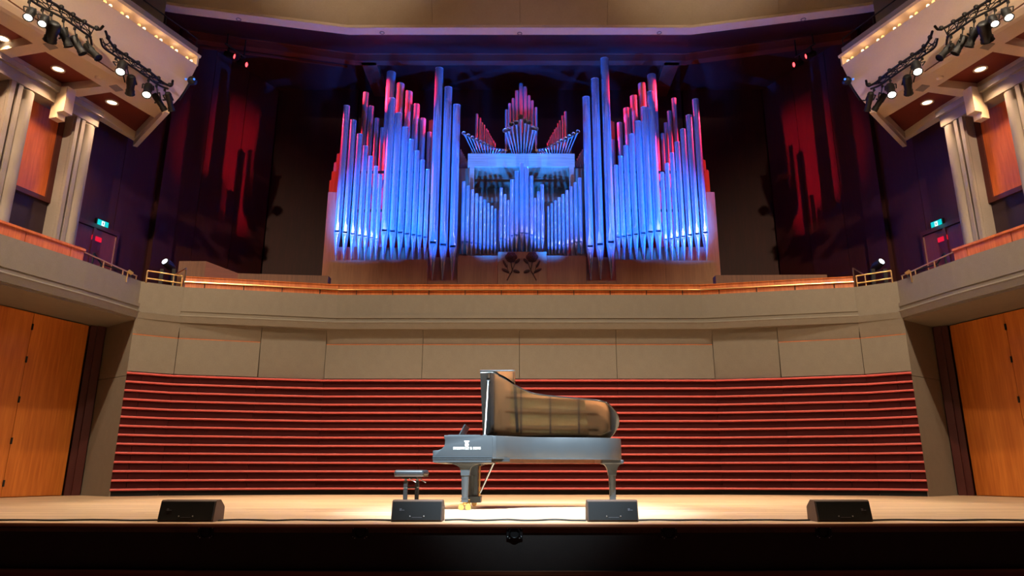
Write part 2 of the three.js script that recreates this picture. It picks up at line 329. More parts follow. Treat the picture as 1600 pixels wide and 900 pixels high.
// ---- balcony front: rear, corners, sides
const BL = [[-12.6, -5.5], [-11.35, -9.2], [-10.62, -11.6], [-10.23, -13.03], [-9.66, -14.93], [-9.31, -16.55]];
const CL = [[-9.31, -16.55], [-8.5, -17.1]], RL = [[-8.5, -17.1], [-4.8, -17.9]], RP = both(RL);
const fascia = [[-0.25, 4.15], [0.05, 4.15], [0.09, 4.29], [0.1, 4.305], [0.1, 4.32], [0.045, 4.35], [0.045, 4.43], [0.065, 4.435], [0.065, 4.52], [0.03, 4.525], [0.03, 5.07], [-0.25, 5.07]];
{
  const f = thing('trim_1', 'gray moulded balcony front above the rear stage wall', 'balcony front', [0, 4.15, -17.9], ST);
  part(f, 'fascia', sweep(RP, fascia), M.gray);
  for (const k of sides()) {
    const cp = k === 1 ? CL : rev(CL), sp = k === 1 ? BL : rev(BL);
    const c = thing('trim_2', 'plain gray balcony corner panel under the brass railing', 'balcony corner', [k * -8.9, 4.15, -16.8], { kind: 'structure', group: 'balcony corner panels' });
    part(c, 'panel', sweep(cp, [[-0.25, 4.31], [0.035, 4.31], [0.035, 5.07], [-0.25, 5.07]]), M.gray);
    part(c, 'lower_band', sweep(cp, [[-0.25, 4.15], [0.05, 4.15], [0.09, 4.298], [-0.25, 4.298]]), M.gray);
    const s = thing('trim_3', 'gray moulded side balcony front with long groove', 'balcony front', [k * -9.9, 4.15, -14], { kind: 'structure', group: 'side balcony fronts' });
    part(s, 'fascia', sweep(sp, fascia), M.gray);
    const e = 11, far = [-10.74 + SIDEDIR[0] * e, -17.16 + SIDEDIR[1] * e];
    one('ceiling_' + (k === 1 ? 'left' : 'right'), 'olive gray underside of the side balcony above the wooden doors', 'soffit',
      flat([...BL, [-10.5, -17.45], [-10.9, -17.3], [far[0] - 0.4, far[1]]].map(([x, z]) => [k * x, z]), 4.1, 0.05), M.gray, { kind: 'structure', group: 'side balcony undersides' });
    one('floor_balcony', 'floor of the side balcony behind its parapet', 'floor', flat([...BL.map(([x, z]) => [x - 0.1, z]), [-9.3, -17.2], [-11.3, -20.4], [-13.4, -17], [-13.6, -5.5]].map(([x, z]) => [k * x, z]), 4.86, 0.06), M.houseDark, { kind: 'structure', group: 'side balcony floors' });
  }
  one('floor_loft', 'dark floor of the choir loft in front of the organ', 'floor', flat([[-9.3, -16.75], ...RP.map(([x, z]) => [x, z - 0.1]), [9.3, -16.75], [11.3, -20.3], [9.3, -24], [-9.3, -24], [-11.3, -20.3]], 4.86, 0.06), M.houseDark, ST);
}
// ---- wooden parapets with brass rails
{
  const p = thing('parapet', 'wooden choir loft parapet in front of the organ', 'parapet', [0, 5.07, -17.9], ST);
  const boards = [];
  for (let i = 0; i + 1 < RP.length; i++) {
    const a = RP[i], b = RP[i + 1], n = i === 1 ? 4 : 2;
    for (let c = 0; c < n; c++) part(p, 'wood_panel', wallBox(lp(a, b, c / n + 0.0005), lp(a, b, (c + 1) / n - 0.0005), 5.07, 5.34, -0.1, -0.02), M.parapet);
  }
  part(p, 'cap', sweep(RP, [[-0.13, 5.34], [0.0, 5.34], [0.005, 5.365], [-0.13, 5.37]]), M.parapet);
  const r = thing('brass_handrail', 'long brass rail on short posts before the choir loft parapet', 'railing', [0, 5.07, -17.8]);
  part(r, 'rail', sweep(RP, [[0.0, 5.195], [0.028, 5.195], [0.03, 5.21], [0.028, 5.225], [0, 5.225]]), M.brass);
  for (let i = 0; i + 1 < RP.length; i++) {
    const a = RP[i], b = RP[i + 1], n = i === 1 ? 10 : 4, nn = miter([a, b])[0];
    for (let c = 0; c < n; c++) { const q = lp(a, b, (c + 0.5) / n); part(r, 'post', bar([q[0] + nn[0] * 0.014, 5.07, q[1] + nn[1] * 0.014], [q[0] + nn[0] * 0.014, 5.2, q[1] + nn[1] * 0.014], 0.011, 6), M.black, 'dark post'); }
  }
  for (const k of sides()) {
    const SP = [[-12.6, -5.5], [-11.35, -9.2], [-10.62, -11.6], [-10.23, -13.03], [-9.69, -14.85]], plan = k === 1 ? SP : rev(SP);
    const s = thing('parapet', 'wooden parapet on the side balcony below the round columns', 'parapet', [k * -10, 5.07, -14], { kind: 'structure', group: 'side balcony parapets' });
    const cuts = [[-12.6, -5.5], [-11.35, -9.2], [-10.62, -11.6], [-10.38, -12.48], [-10.23, -13.03], [-10.08, -13.53], [-9.78, -14.53], [-9.69, -14.85]];
    for (let i = 0; i + 1 < cuts.length; i++) { let a = lp(cuts[i], cuts[i + 1], 0.012), b = lp(cuts[i], cuts[i + 1], 0.988); if (i === 3) b = cuts[4]; if (i === 4) a = cuts[4]; const q = k === 1 ? [a, b] : rev([a, b]); part(s, 'wood_panel', wallBox(q[0], q[1], 5.07, 5.3, -0.09, -0.02), M.parapet); }
    part(s, 'backing', sweep(plan, [[-0.12, 5.07], [-0.09, 5.07], [-0.09, 5.3], [-0.12, 5.3]]), M.parapet);
    part(s, 'cap', sweep(plan, [[-0.14, 5.3], [0.02, 5.3], [0.02, 5.35], [-0.14, 5.35]]), M.parapet);
    // brass rail on the bare stretch, up to the corner
    const rr = thing('brass_handrail', 'low brass rail beside the balcony exit door', 'railing', [k * -9.5, 5.07, -15.7], { group: 'low brass rails by the exit doors' });
    const A = [-9.73, 5.3, -14.9], B = [-9.4, 5.2, -16.5], mm = (p) => [k * p[0], p[1], p[2]];
    part(rr, 'rail', bar(mm(A), mm(B), 0.016), M.brass);
    for (const t of [0.35, 0.72, 0.99]) { const q = lp(A, B, t); part(rr, 'post', bar(mm([q[0], 4.95, q[2]]), mm(q), 0.016), M.brass); }
    part(rr, 'gate_hood', boxBar(mm(PD(200, 423, 16.05)), mm(PD(207, 428, 16.1)), 0.09, 0.03), M.brass); { const q = mm(PD(200, 424, 16.05)); part(rr, 'post', bar([q[0], 4.92, q[2]], q, 0.016), M.brass); }
    const rail = thing('brass_railing', 'two-bar brass railing on the balcony corner', 'railing', [k * -8.9, 5.07, -16.8], { group: 'brass corner railings' });
    const a2 = [-9.2, 0, -16.58], b2 = [-8.56, 0, -17.06];
    for (const y of [5.17, 5.36]) part(rail, 'rail', bar(mm([a2[0], y, a2[2]]), mm([b2[0], y, b2[2]]), 0.017), M.brass);
    for (const t of [0, 1]) { const q = lp(a2, b2, t); part(rail, 'post', bar(mm([q[0], 5.05, q[2]]), mm([q[0], 5.36, q[2]]), 0.02), M.brass); }
    const st = thing('stair_handrail', 'dark handrail of the balcony steps behind the brass rail', 'handrail', [k * -10.4, 4.92, -16.6], { group: 'balcony step handrails' });
    const sp = [PD(147, 395, 16.2), PD(158, 412, 16.4), PD(205, 428, 16.9)].map(mm);
    part(st, 'rail', [bar(sp[0], sp[1], 0.022), bar(sp[1], sp[2], 0.018)], M.blackMetal);
    for (const q of [sp[0], sp[1], sp[2]]) part(st, 'post', bar([q[0], 4.92, q[2]], q, 0.022), M.blackMetal);
    const s2 = thing('stair_handrail', 'short brass handrail on the choir loft steps', 'handrail', [k * -8.9, 4.92, -17.8], { group: 'choir loft step handrails' });
    const tp = [PD(272, 430, 17.5), PD(291, 419, 18.1)].map(mm);
    part(s2, 'rail', bar(tp[0], tp[1], 0.018), M.brass);
    for (const q of tp) part(s2, 'post', bar([q[0], 4.92, q[2]], q, 0.018), M.brass);
  }
}
// ---- choir loft: low walls and steps
{
  const T = (px, py, D) => PD(px, py, D);
  const a = T(280, 408, 18.5), b = T(322, 408, 18.75), c = T(372, 427, 18.9), d = T(513, 431, 19.2);
  const blk = thing('choir_loft_wall', 'low brown wooden wall with sloping top beside the loft railing', 'low wall', [-8.6, 4.92, -18.7]);
  part(blk, 'end_panel', prism([[a[0], 4.92, a[2]], [b[0], 4.92, b[2]], b, a], [0, 0, -0.12]), M.oldWood);
  part(blk, 'sloping_panel', prism([[b[0], 4.92, b[2]], [c[0], 4.92, c[2]], c, b], [0, 0, -0.12]), M.beamRed);
  one('choir_loft_step', 'long low brown step running to the organ from the sloping loft wall', 'step', prism([[c[0], 4.92, c[2]], [d[0], 4.92, d[2]], d, c], [0, 0, -0.3]), M.oldWood);
  const e = T(1118, 430, 19.2), f = T(1292, 429, 18.9);
  one('choir_loft_step', 'long low brown step on the loft side without a sloping wall', 'step', prism([[e[0], 4.92, e[2]], [f[0], 4.92, f[2]], f, e], [0, 0, -0.3]), M.oldWood);
  one('organ_platform', 'wooden platform carrying the organ', 'platform', box(0, 5.4, -22.3, 14.2, 0.96, 3.1), M.caseWood, ST);
}
// ---- upper shell: organ chamber walls, ceiling, beams, canopy
const H = 14.5;
{
  const w = thing('wall_chamber', 'dark red panelled walls around the organ', 'wall', [0, 4.9, -24], ST);
  const CP = [[-11.25, -20.2], [-9.3, -24], [9.3, -24], [11.25, -20.2]];
  for (let i = 0; i < 3; i++) {
    const a = CP[i], b = CP[i + 1], n = i === 1 ? 6 : 3;
    for (let c = 0; c < n; c++) part(w, 'wall_panel', wallBox(lp(a, b, c / n + 0.002), lp(a, b, (c + 1) / n - 0.002), 4.9, H + 0.9, -0.3, 0), M.darkRed);
    part(w, 'backing', wallBox(a, b, 4.9, H + 0.9, -0.5, -0.3), M.darkRed);
  }
  for (const k of sides()) {
    const p = [[-12.3, -16.7], [-11.25, -20.2]], q = k === 1 ? p : rev(p);
    const ww = thing('wall_exit', 'dark red wall around the balcony exit door', 'wall', [k * -11.8, 4.9, -18.5], { kind: 'structure', group: 'exit door walls' });
    for (const [t0, t1] of [[0, 0.62], [0.624, 0.99]]) part(ww, 'wall_panel', sweep([lp(q[0], q[1], k === 1 ? t0 : 1 - t1), lp(q[0], q[1], k === 1 ? t1 : 1 - t0)], [[-0.3, 4.9], [0, 4.9], [0, 17.4], [-0.3, 17.4]]), M.darkRed);
    const pp = [[-11.22, -20.1], [-10.95, -20.75]], pq = k === 1 ? pp : rev(pp);
    part(ww, 'corner_pilaster', sweep(pq, [[-0.2, 4.9], [0.12, 4.9], [0.12, H + 0.9], [-0.2, H + 0.9]]), M.darkRed);
  }
  const front = both([[-12.3, -19.9], [-10.74, -20.37], [-5.8, -21.6]]);
  const c = thing('ceiling', 'dark red ceiling over the organ with cross beams', 'ceiling', [0, H, -22], ST);
  part(c, 'slab', flat([...front, [12.3, -24.5], [-12.3, -24.5]], H + 0.28, 0.2), M.darkRed);
  part(c, 'front_beam', sweep(front, [[-0.28, H], [0, H], [0, H + 0.3], [-0.28, H + 0.3]]), M.beamRed);
  part(c, 'bead', sweep(front, [[0, H + 0.25], [0.05, H + 0.25], [0.05, H + 0.29], [0, H + 0.29]]), M.beamRed);
  part(c, 'batten', sweep(both([[-12.0, -20.55], [-10.74, -20.95], [-6.2, -22.1]]).slice(0, 3), [[0, H + 0.02], [0.06, H + 0.02], [0.06, H + 0.1], [0, H + 0.1]]), M.beamRed);
  for (const k of [1, -1]) part(c, 'cross_beam', boxBar([k * -5.35, H + 0.14, -21.7], [k * -5.35, H + 0.14, -24.2], 0.52, 0.28), M.beamRed);
  // sloping soffit from the canopy edge back to the beam
  const cb = both([[-11.5, -16.9], [-9.9, -17.38], [-5.16, -18.4]]);
  const s = thing('ceiling_soffit', 'dark brown red sloping soffit between canopy and organ beam', 'ceiling', [0, 13.4, -20], ST);
  for (let i = 0; i + 1 < cb.length; i++) part(s, 'soffit_panel', prism([[cb[i][0], 13.4, cb[i][1]], [cb[i + 1][0], 13.4, cb[i + 1][1]], [front[i + 1][0], H + 0.29, front[i + 1][1]]], [0, 0.12, 0]), M.darkRed), part(s, 'soffit_panel', prism([[cb[i][0], 13.4, cb[i][1]], [front[i + 1][0], H + 0.29, front[i + 1][1]], [front[i][0], H + 0.29, front[i][1]]], [0, 0.12, 0]), M.darkRed);
  const cn = thing('canopy', 'curved beige plaster canopy high above the stage', 'canopy', [0, 13.3, -18], ST);
  const cs = [0, 1.55, 4.85];
  part(cn, 'lip', sweep(cb, [[-0.02, 13.33], [0.33, 13.33], [0.33, 13.42], [-0.02, 13.48]]), M.cream, 'pale canopy lip');
  const seams = [[-11.5, -16.9], [-9.9, -17.38], [-7.6, -17.88], [-5.16, -18.4], [-2.6, -18.4], [0, -18.4], ...rev([[-11.5, -16.9], [-9.9, -17.38], [-7.6, -17.88], [-5.16, -18.4], [-2.6, -18.4]])];
  for (let i = 0; i + 1 < seams.length; i++) {
    const a = lp(seams[i], seams[i + 1], 0.0015), b = lp(seams[i], seams[i + 1], 0.9985);
    part(cn, 'face_panel', sweep([a, b], [[0.2, 13.42], [0.33, 13.42], [0.75, 14.1], [1.6, 15.0], [3, 15.8], [5, 16.4], [5, 16.6], [2.8, 16.0], [1.3, 15.2], [0.5, 14.2]]), M.canopy);
  }
  for (const [px, py] of [[373, 30], [597, 51], [812, 52], [1030, 51], [1255, 30]]) {
    const p = PY(px, py, 13.33); part(cn, 'lamp_ring', lathe([[0.05, 0], [0.075, 0.0], [0.08, 0.012], [0.05, 0.02], [0.05, 0]], [p[0], 13.33, p[2]], [0, -1, 0], 16), M.plaster);
  }
  for (const k of sides()) {                                   // plaster pier beside the canopy
    const q = [[-12.9, -15.2], [-10.0, -17.0]].map(([x, z]) => [k * x, z]);
    one('wall_pier', 'lilac gray plaster wall between canopy and light bridge', 'wall', sweep(k === 1 ? q : q.reverse(), [[-0.3, 11.9], [0, 11.9], [0, 17.4], [-0.3, 17.4]]), M.plaster, { kind: 'structure', group: 'plaster walls beside the canopy' });
  }
  // the rest of the hall, behind and above the camera
  one('ceiling_hall', 'hall ceiling above the audience', 'ceiling', box(0, 17.5, -6, 28, 0.2, 37), M.house, ST);
  one('wall_rear', 'hall wall behind the audience', 'wall', box(0, 8.3, 12, 28, 18.6, 0.2), M.houseDark, ST);
  for (const k of sides()) one('wall_hall', 'hall side wall beside the audience', 'wall', box(k * 13.8, 8.3, -5.4, 0.2, 18.6, 35), M.houseDark, { kind: 'structure', group: 'hall side walls' });
  one('wall_end', 'end wall closing the organ chamber', 'wall', box(0, 9.6, -24.7, 28, 16, 0.2), M.houseDark, ST);
}
// ---- upper side walls: columns, orange panels, soffits, light bridges
const mir = (k) => (p) => [k * p[0], ...p.slice(1)];
for (const k of sides()) {
  const mm = mir(k), Q0 = [-12.18, -14.58], Q1 = [-11.5, -17.15], ql = Math.hypot(0.68, 2.57), e = [0.68 / ql, -2.57 / ql], n = [2.57 / ql, 0.68 / ql];
  const planeN = [n[0], 0, n[1]], q1 = [Q1[0], 10, Q1[1]];
  const s_of = (px, py) => { const p = PP(px, py, q1, planeN); return (p[0] - Q1[0]) * e[0] + (p[2] - Q1[1]) * e[1]; };   // metres before the pier's end
  const plan = (s, d = 0) => [Q1[0] + e[0] * s + n[0] * d, Q1[1] + e[1] * s + n[1] * d];
  const strip = (s0, s1, y0, y1, d0, d1) => { const a = plan(s0), b = plan(s1); return k === 1 ? wallBox(a, b, y0, y1, d0, d1) : wallBox([-b[0], b[1]], [-a[0], a[1]], y0, y1, d0, d1); };
  const column = (s, y0, y1, r) => { const c = plan(s, 0.02); return lathe([[0, 0], [r, 0], [r, y1 - y0 - 0.02], [r - 0.02, y1 - y0], [0, y1 - y0]], [k * c[0], y0, c[1]], [0, 1, 0], 28); };
  const base = mm([Q1[0], 4.9, Q1[1]]);
  // piers: distance s measured from Q1 back towards the audience
  const piers = [[s_of(120, 160), 0, s_of(132, 184), s_of(147, 184)], [s_of(17, 110), s_of(57, 122), s_of(35, 130), s_of(53, 135)]];
  const gap = piers[0][0] - piers[1][1], step = piers[0][0] - piers[1][0];
  piers.push([piers[1][0] - step, piers[1][1] - step, piers[1][2] - step, piers[1][3] - step]);
  piers.forEach(([a, b, c, d], i) => {
    const lab = ['gray plaster pier with round column next to the exit door', 'gray plaster pier with round column between two orange panels', 'gray plaster pier with round column out beyond the orange panels'][i];
    const p = thing('pier', lab, 'pier', [k * plan((a + b) / 2)[0], 4.92, plan((a + b) / 2)[1]], { kind: 'structure', group: ['piers next to the exit doors', 'piers between orange panels', 'outer piers'][i] });
    part(p, 'wall_face', strip(a, b, 4.92, 9.98, -0.55, 0), M.plaster);
    const w = c - a;
    part(p, 'fillet', strip(a + w * 0.04, a + w * 0.38, 4.92, 9.55, 0, 0.09), M.plaster);
    part(p, 'fillet', strip(a + w * 0.6, a + w * 0.95, 4.92, 9.55, 0, 0.09), M.plaster);
    part(p, 'column', column((c + d) / 2, 4.92, 9.5, Math.abs(d - c) / 2 * 1.02), M.plaster);
  });
  // recessed orange panels in dark frames
  const bays = [[piers[1][1], piers[0][0]], [piers[2][1], piers[1][0]]];
  const yTop = PP(63, 160, [Q1[0] - n[0] * 0.3, 0, Q1[1] - n[1] * 0.3], planeN)[1], yBot = PP(60, 304, [Q1[0] - n[0] * 0.3, 0, Q1[1] - n[1] * 0.3], planeN)[1];
  bays.forEach(([a, b], i) => {
    const p = thing('wall_panel', ['orange wood acoustic panel in a dark red frame between two piers', 'orange wood acoustic panel in a dark frame at the outer bay'][i], 'panel', [k * plan((a + b) / 2)[0], 4.92, plan((a + b) / 2)[1]], { kind: 'structure', group: ['framed orange panels', 'outer orange panels'][i] });
    const m = (b - a) * 0.12;
    part(p, 'lower_wall', strip(a, b, 4.92, yBot - 0.12, -0.6, -0.34), M.purple, 'dark purple wall below the panel');
    part(p, 'frame', [strip(a, a + m, yBot - 0.12, 9.98, -0.6, -0.26), strip(b - m, b, yBot - 0.12, 9.98, -0.6, -0.26), strip(a + m, b - m, yTop, 9.98, -0.6, -0.26), strip(a + m, b - m, yBot - 0.12, yBot, -0.6, -0.26)], M.frameRed);
    part(p, 'wood_face', strip(a + m, b - m, yBot, yTop, -0.6, -0.31), M.orange);
  });
  const ent = thing('trim_4', 'gray plaster cornice above the round columns', 'cornice', [k * plan(-2)[0], 9.5, plan(-2)[1]], { kind: 'structure', group: 'plaster cornices' });
  part(ent, 'frieze', strip(-8, 0, 9.56, 9.99, -0.5, 0.1), M.plaster);
  part(ent, 'moulding', strip(-8, 0.02, 9.84, 9.99, 0.1, 0.2), M.plaster);
  const cb1 = s_of(84, 145), cb2 = s_of(98, 150);
  part(ent, 'corbel', [strip(cb1, cb2, 9.3, 9.99, 0, 0.42), strip(cb1, cb2, 9.15, 9.3, 0, 0.22)], M.cream);
  one('wall_upper', 'blank upper wall behind the columns', 'wall', strip(-9, 0, 4.9, 17.4, -0.9, -0.6), M.houseDark, { kind: 'structure', group: 'blank upper side walls' });
  // exit door, its signs
  const E0 = [-12.3, 0, -16.7], ed = [1.05, -3.5], el = Math.hypot(...ed), en = [3.5 / el, 0, 1.05 / el], eu = [ed[0] / el, 0, ed[1] / el];
  const onWall = (px, py, d = 0) => { const p = PP(px, py, [E0[0] + en[0] * d, 0, E0[2] + en[2] * d], en); return [(p[0] - E0[0]) * eu[0] + (p[2] - E0[2]) * eu[2], p[1]]; };
  const wq = (u, d) => [E0[0] + eu[0] * u + en[0] * d, E0[2] + eu[2] * u + en[2] * d];
  const wb = (u0, u1, y0, y1, d0, d1) => { const a = wq(u0, 0), b = wq(u1, 0); return k === 1 ? wallBox(a, b, y0, y1, d0, d1) : wallBox([-b[0], b[1]], [-a[0], a[1]], y0, y1, d0, d1); };
  const uL = onWall(143, 358)[0], uM = onWall(147, 360)[0], uR = onWall(179, 370)[0], yD = onWall(160, 362)[1];
  const dd = thing('door_' + (k === 1 ? 3 : 4), 'reddish brown double exit door on the side balcony', 'door', [k * wq(uM, 0)[0], 4.92, wq(uM, 0)[1]], { kind: 'structure', group: 'balcony exit doors' });
  part(dd, 'leaf', wb(uL - (uR - uM), uL, 4.95, yD - 0.02, 0.02, 0.06), M.doorRed); part(dd, 'leaf', wb(uM, uR, 4.95, yD - 0.02, 0.02, 0.06), M.doorRed);
  part(dd, 'mullion', wb(uL, uM, 4.95, yD, 0.02, 0.09), M.doorRed);
  part(dd, 'frame', [wb(uR, uR + 0.06, 4.95, yD, 0.01, 0.1), wb(uL - (uR - uM) - 0.1, uR + 0.06, yD, yD + 0.12, 0.01, 0.1)], M.frameRed);
  part(dd, 'edge_strip', wb(uR - 0.03, uR, 4.95, yD - 0.05, 0.06, 0.075), M.brass, 'brass edge strip');
  const [su, sy] = onWall(152, 373, 0.08), [gu, gy] = onWall(161.5, 350, 0.1);
  const rs = part(dd, 'red_sign', wb(su - 0.17, su + 0.14, sy - 0.07, sy + 0.06, 0.06, 0.085), G.redSign, 'small glowing red sign'); rs.name = 'red_sign';
  const ex = thing('exit_sign', 'glowing green exit sign with white figure above the balcony door', 'exit sign', [k * wq(gu, 0)[0], gy - 0.15, wq(gu, 0)[1]], { group: 'green exit signs' });
  part(ex, 'housing', wb(gu - 0.2, gu + 0.2, gy - 0.12, gy + 0.12, 0.0, 0.08), M.black);
  part(ex, 'sign_face', wb(gu - 0.175, gu + 0.175, gy - 0.095, gy + 0.095, 0.08, 0.09), G.exit);
  part(ex, 'doorway_symbol', wb(gu - 0.05, gu + 0.05, gy - 0.085, gy + 0.075, 0.09, 0.094), G.exitMan, 'white doorway symbol');
  const hp = wq(gu + 0.005, 0.095);
  part(ex, 'running_figure', [lathe([[0, 0], [0.012, 0], [0.012, 0.003], [0, 0.003]], [k * hp[0], gy + 0.032, hp[1]], [k * en[0], 0, en[2]], 10), wb(gu - 0.008, gu + 0.012, gy - 0.02, gy + 0.018, 0.094, 0.097)], M.dark, 'running figure');
  point(k * wq(gu, 0.25)[0], gy, wq(gu, 0.25)[1], lin(0.0, 0.7, 0.7), 0.12);

  // soffit of the light bridge with red coffers and downlights
  const P2 = (px, py) => { const p = PY(px, py, 10); return [p[0], p[2]]; };
  const E1 = P2(262, 168), Ea = P2(0, 15), ev = [E1[0] - Ea[0], E1[1] - Ea[1]], evl = Math.hypot(...ev), E2 = [Ea[0] - ev[0] / evl * 6, Ea[1] - ev[1] / evl * 6];
  const tip = P2(212, 222), W0 = plan(-9, -0.3), W1 = plan(0.05, -0.3);
  const A = [P2(0, 37), P2(52, 68), P2(-12, 80.5), P2(-60, 52)], B = [P2(8, 92), P2(71, 81), P2(159, 135), P2(94, 142)], C = [P2(112, 153), P2(173, 144), P2(241, 184), P2(210, 216), P2(152, 177)];
  const sh = new THREE.Shape([E2, E1, tip, W1, W0].map(([x, z]) => new THREE.Vector2(k * x, -z)));
  for (const hole of [B, C, A]) sh.holes.push(new THREE.Path(hole.map(([x, z]) => new THREE.Vector2(k * x, -z))));
  const sg = new THREE.ExtrudeGeometry(sh, { depth: 0.22, bevelEnabled: false }); sg.rotateX(-Math.PI / 2); sg.translate(0, 10, 0);
  const so = thing('ceiling_bridge', 'cream underside of the light bridge with dark red coffers', 'soffit', [k * -10.5, 10, -15], { kind: 'structure', group: 'light bridge undersides' });
  part(so, 'grid', worldUV(sg), M.cream);
  for (const hole of [A, B, C]) {
    const c = hole.reduce((a, p) => [a[0] + p[0] / hole.length, a[1] + p[1] / hole.length], [0, 0]);
    part(so, 'coffer', flat(hole.map(([x, z]) => [k * lerp(c[0], x, 1.12), lerp(c[1], z, 1.12)]), 10.22, 0.05), M.redPanel, 'dark red coffer panel');
  }
  part(so, 'end_board', boxBar(mm([E1[0], 9.93, E1[1]]), mm([tip[0], 9.93, tip[1]]), 0.12, 0.16), M.cream);
  part(so, 'vent', flat([P2(170, 134), P2(182, 132), P2(193, 141), P2(181, 143)].map(([x, z]) => [k * x, z]), 9.99, 0.012), M.plaster);
  part(so, 'vent', flat([P2(67, 68), P2(80, 66), P2(91, 75), P2(78, 78)].map(([x, z]) => [k * x, z]), 9.99, 0.012), M.plaster);
  { const q = P2(154, 121); part(so, 'smoke_detector', lathe([[0, 0.05], [0.05, 0.05], [0.08, 0.03], [0.085, 0]], [k * q[0], 10, q[1]], [0, -1, 0], 16), M.cream); }
  [[91, 108], [175, 160], [4, 60]].forEach(([px, py], i) => {
    const q = PY(px, py, 10.2), c = [k * q[0], 10.2, q[2]];
    const dl = thing('downlight', ['round recessed downlight in the coffer above the framed orange panel', 'round recessed downlight in the coffer above the exit door', 'round recessed downlight in the outermost coffer'][i], 'downlight', c, { group: ['downlights over the orange panels', 'downlights over the exit doors', 'outermost downlights'][i] });
    part(dl, 'trim_ring', lathe([[0.13, 0.0], [0.165, 0], [0.165, 0.012], [0.13, 0.018], [0.12, -0.01]], c, [0, -1, 0], 24), M.cream);
    part(dl, 'lamp_lens', lathe([[0, 0.0], [0.12, 0.0], [0.12, -0.008], [0, -0.008]], c, [0, -1, 0], 24), G.warm);
    spot(c[0], c[1] - 0.06, c[2], c[0], 0, c[2], WARM, 26, 50, 0.7, 5);
  });
  // curved cream front of the light bridge
  const bp = [E2, E1], plan2 = k === 1 ? bp : rev(bp), tilt = [k === 1 ? 'end' : 'start', [k * ev[0] / evl, ev[1] / evl], (y) => 0.36 * Math.max(0, y - 10) / 1.66];
  const front = thing('light_bridge', 'curved cream front of the lighting bridge with a lamp trough', 'light bridge', [k * -9.8, 10, -15.5], { kind: 'structure', group: 'lighting bridges' });
  part(front, 'curved_front', sweep(plan2, [[0.02, 9.98], [0.1, 10.02], [0.2, 10.12], [0.3, 10.28], [0.38, 10.5], [0.44, 10.75], [0.49, 11.05], [0.53, 11.33], [-0.25, 11.33], [-0.25, 11.27], [0.3, 11.2], [0.2, 10.7], [-0.05, 10.22], [-0.05, 9.98]], tilt), M.cream);
  part(front, 'trough', sweep(plan2, [[-0.25, 11.33], [-0.2, 11.33], [-0.2, 11.58], [-0.25, 11.58]], tilt), M.cream, 'back of the lamp trough');
  part(front, 'top_lip', sweep(plan2, [[-0.3, 11.58], [0.55, 11.58], [0.56, 11.66], [-0.3, 11.66]], tilt), M.cream);
  part(front, 'trough_end', boxBar(mm([E1[0] + 0.1 + 0.27 * 0.936, 11.455, E1[1] - 0.27 + 0.27 * 0.353]), mm([E1[0] + 0.1 + 0.53 * 0.936, 11.455, E1[1] - 0.27 + 0.53 * 0.353]), 0.05, 0.26), M.cream);
  part(front, 'upstand', sweep(plan2, [[-0.3, 11.66], [0.38, 11.66], [0.3, 12.02], [-0.3, 12.02]], tilt), M.plaster);
  const hr = thing('bridge_handrail', 'thin dark handrail on top of the light bridge', 'handrail', [k * -9.2, 12.02, -15.5], { group: 'light bridge handrails' });
  const nE = [-ev[1] / evl, ev[0] / evl], rail = (s, y) => mm([E1[0] - ev[0] / evl * s + nE[0] * 0.26, y, E1[1] - ev[1] / evl * s + nE[1] * 0.26]);
  part(hr, 'rail', bar(rail(-0.4, 12.3), rail(8, 12.3), 0.018), M.blackMetal);
  for (let i = 0; i < 8; i++) part(hr, 'post', bar(rail(-0.4 + i * 1.05, 12.0), rail(-0.4 + i * 1.05, 12.3), 0.014), M.blackMetal);
  // pairs of bulbs in the trough
  [[297, 80], [274, 63], [250, 44], [224, 24], [198, 4], [172, -16]].forEach(([px, py], i) => {
    const p0 = [E1[0] + nE[0] * 0.42, 11.42, E1[1] + nE[1] * 0.42], q = PP(px, py, p0, [nE[0], 0, nE[1]]), c = mm([q[0], 11.42, q[2]]);
    const lab = ['bulb pair at the blue-lit end of the lamp trough', 'second bulb pair from the blue-lit trough end', 'third bulb pair from the blue-lit trough end', 'fourth bulb pair from the blue-lit trough end', 'fifth bulb pair from the blue-lit trough end', 'sixth bulb pair from the blue-lit trough end'][i];
    const t = thing('trough_lamp', lab, 'lamp', [c[0], 11.33, c[2]], { group: ['end trough lamps', 'second trough lamps', 'third trough lamps', 'fourth trough lamps', 'fifth trough lamps', 'sixth trough lamps'][i] });
    part(t, 'holder', box(c[0], 11.345, c[2], 0.06, 0.03, 0.06), M.black);
    for (const d of [-0.075, 0.075]) {
      const b = mm([q[0] + ev[0] / evl * d, 11.42, q[2] + ev[1] / evl * d]);
      part(t, 'bulb', lathe([[0, -0.045], [0.03, -0.03], [0.042, 0], [0.03, 0.03], [0, 0.045]], b, [0, 1, 0], 14), d > 0 ? G.bulb2 : G.bulb);
    }
    point(c[0] + k * nE[0] * 0.02, 11.42, c[2], WARM, 0.07);
  });
}
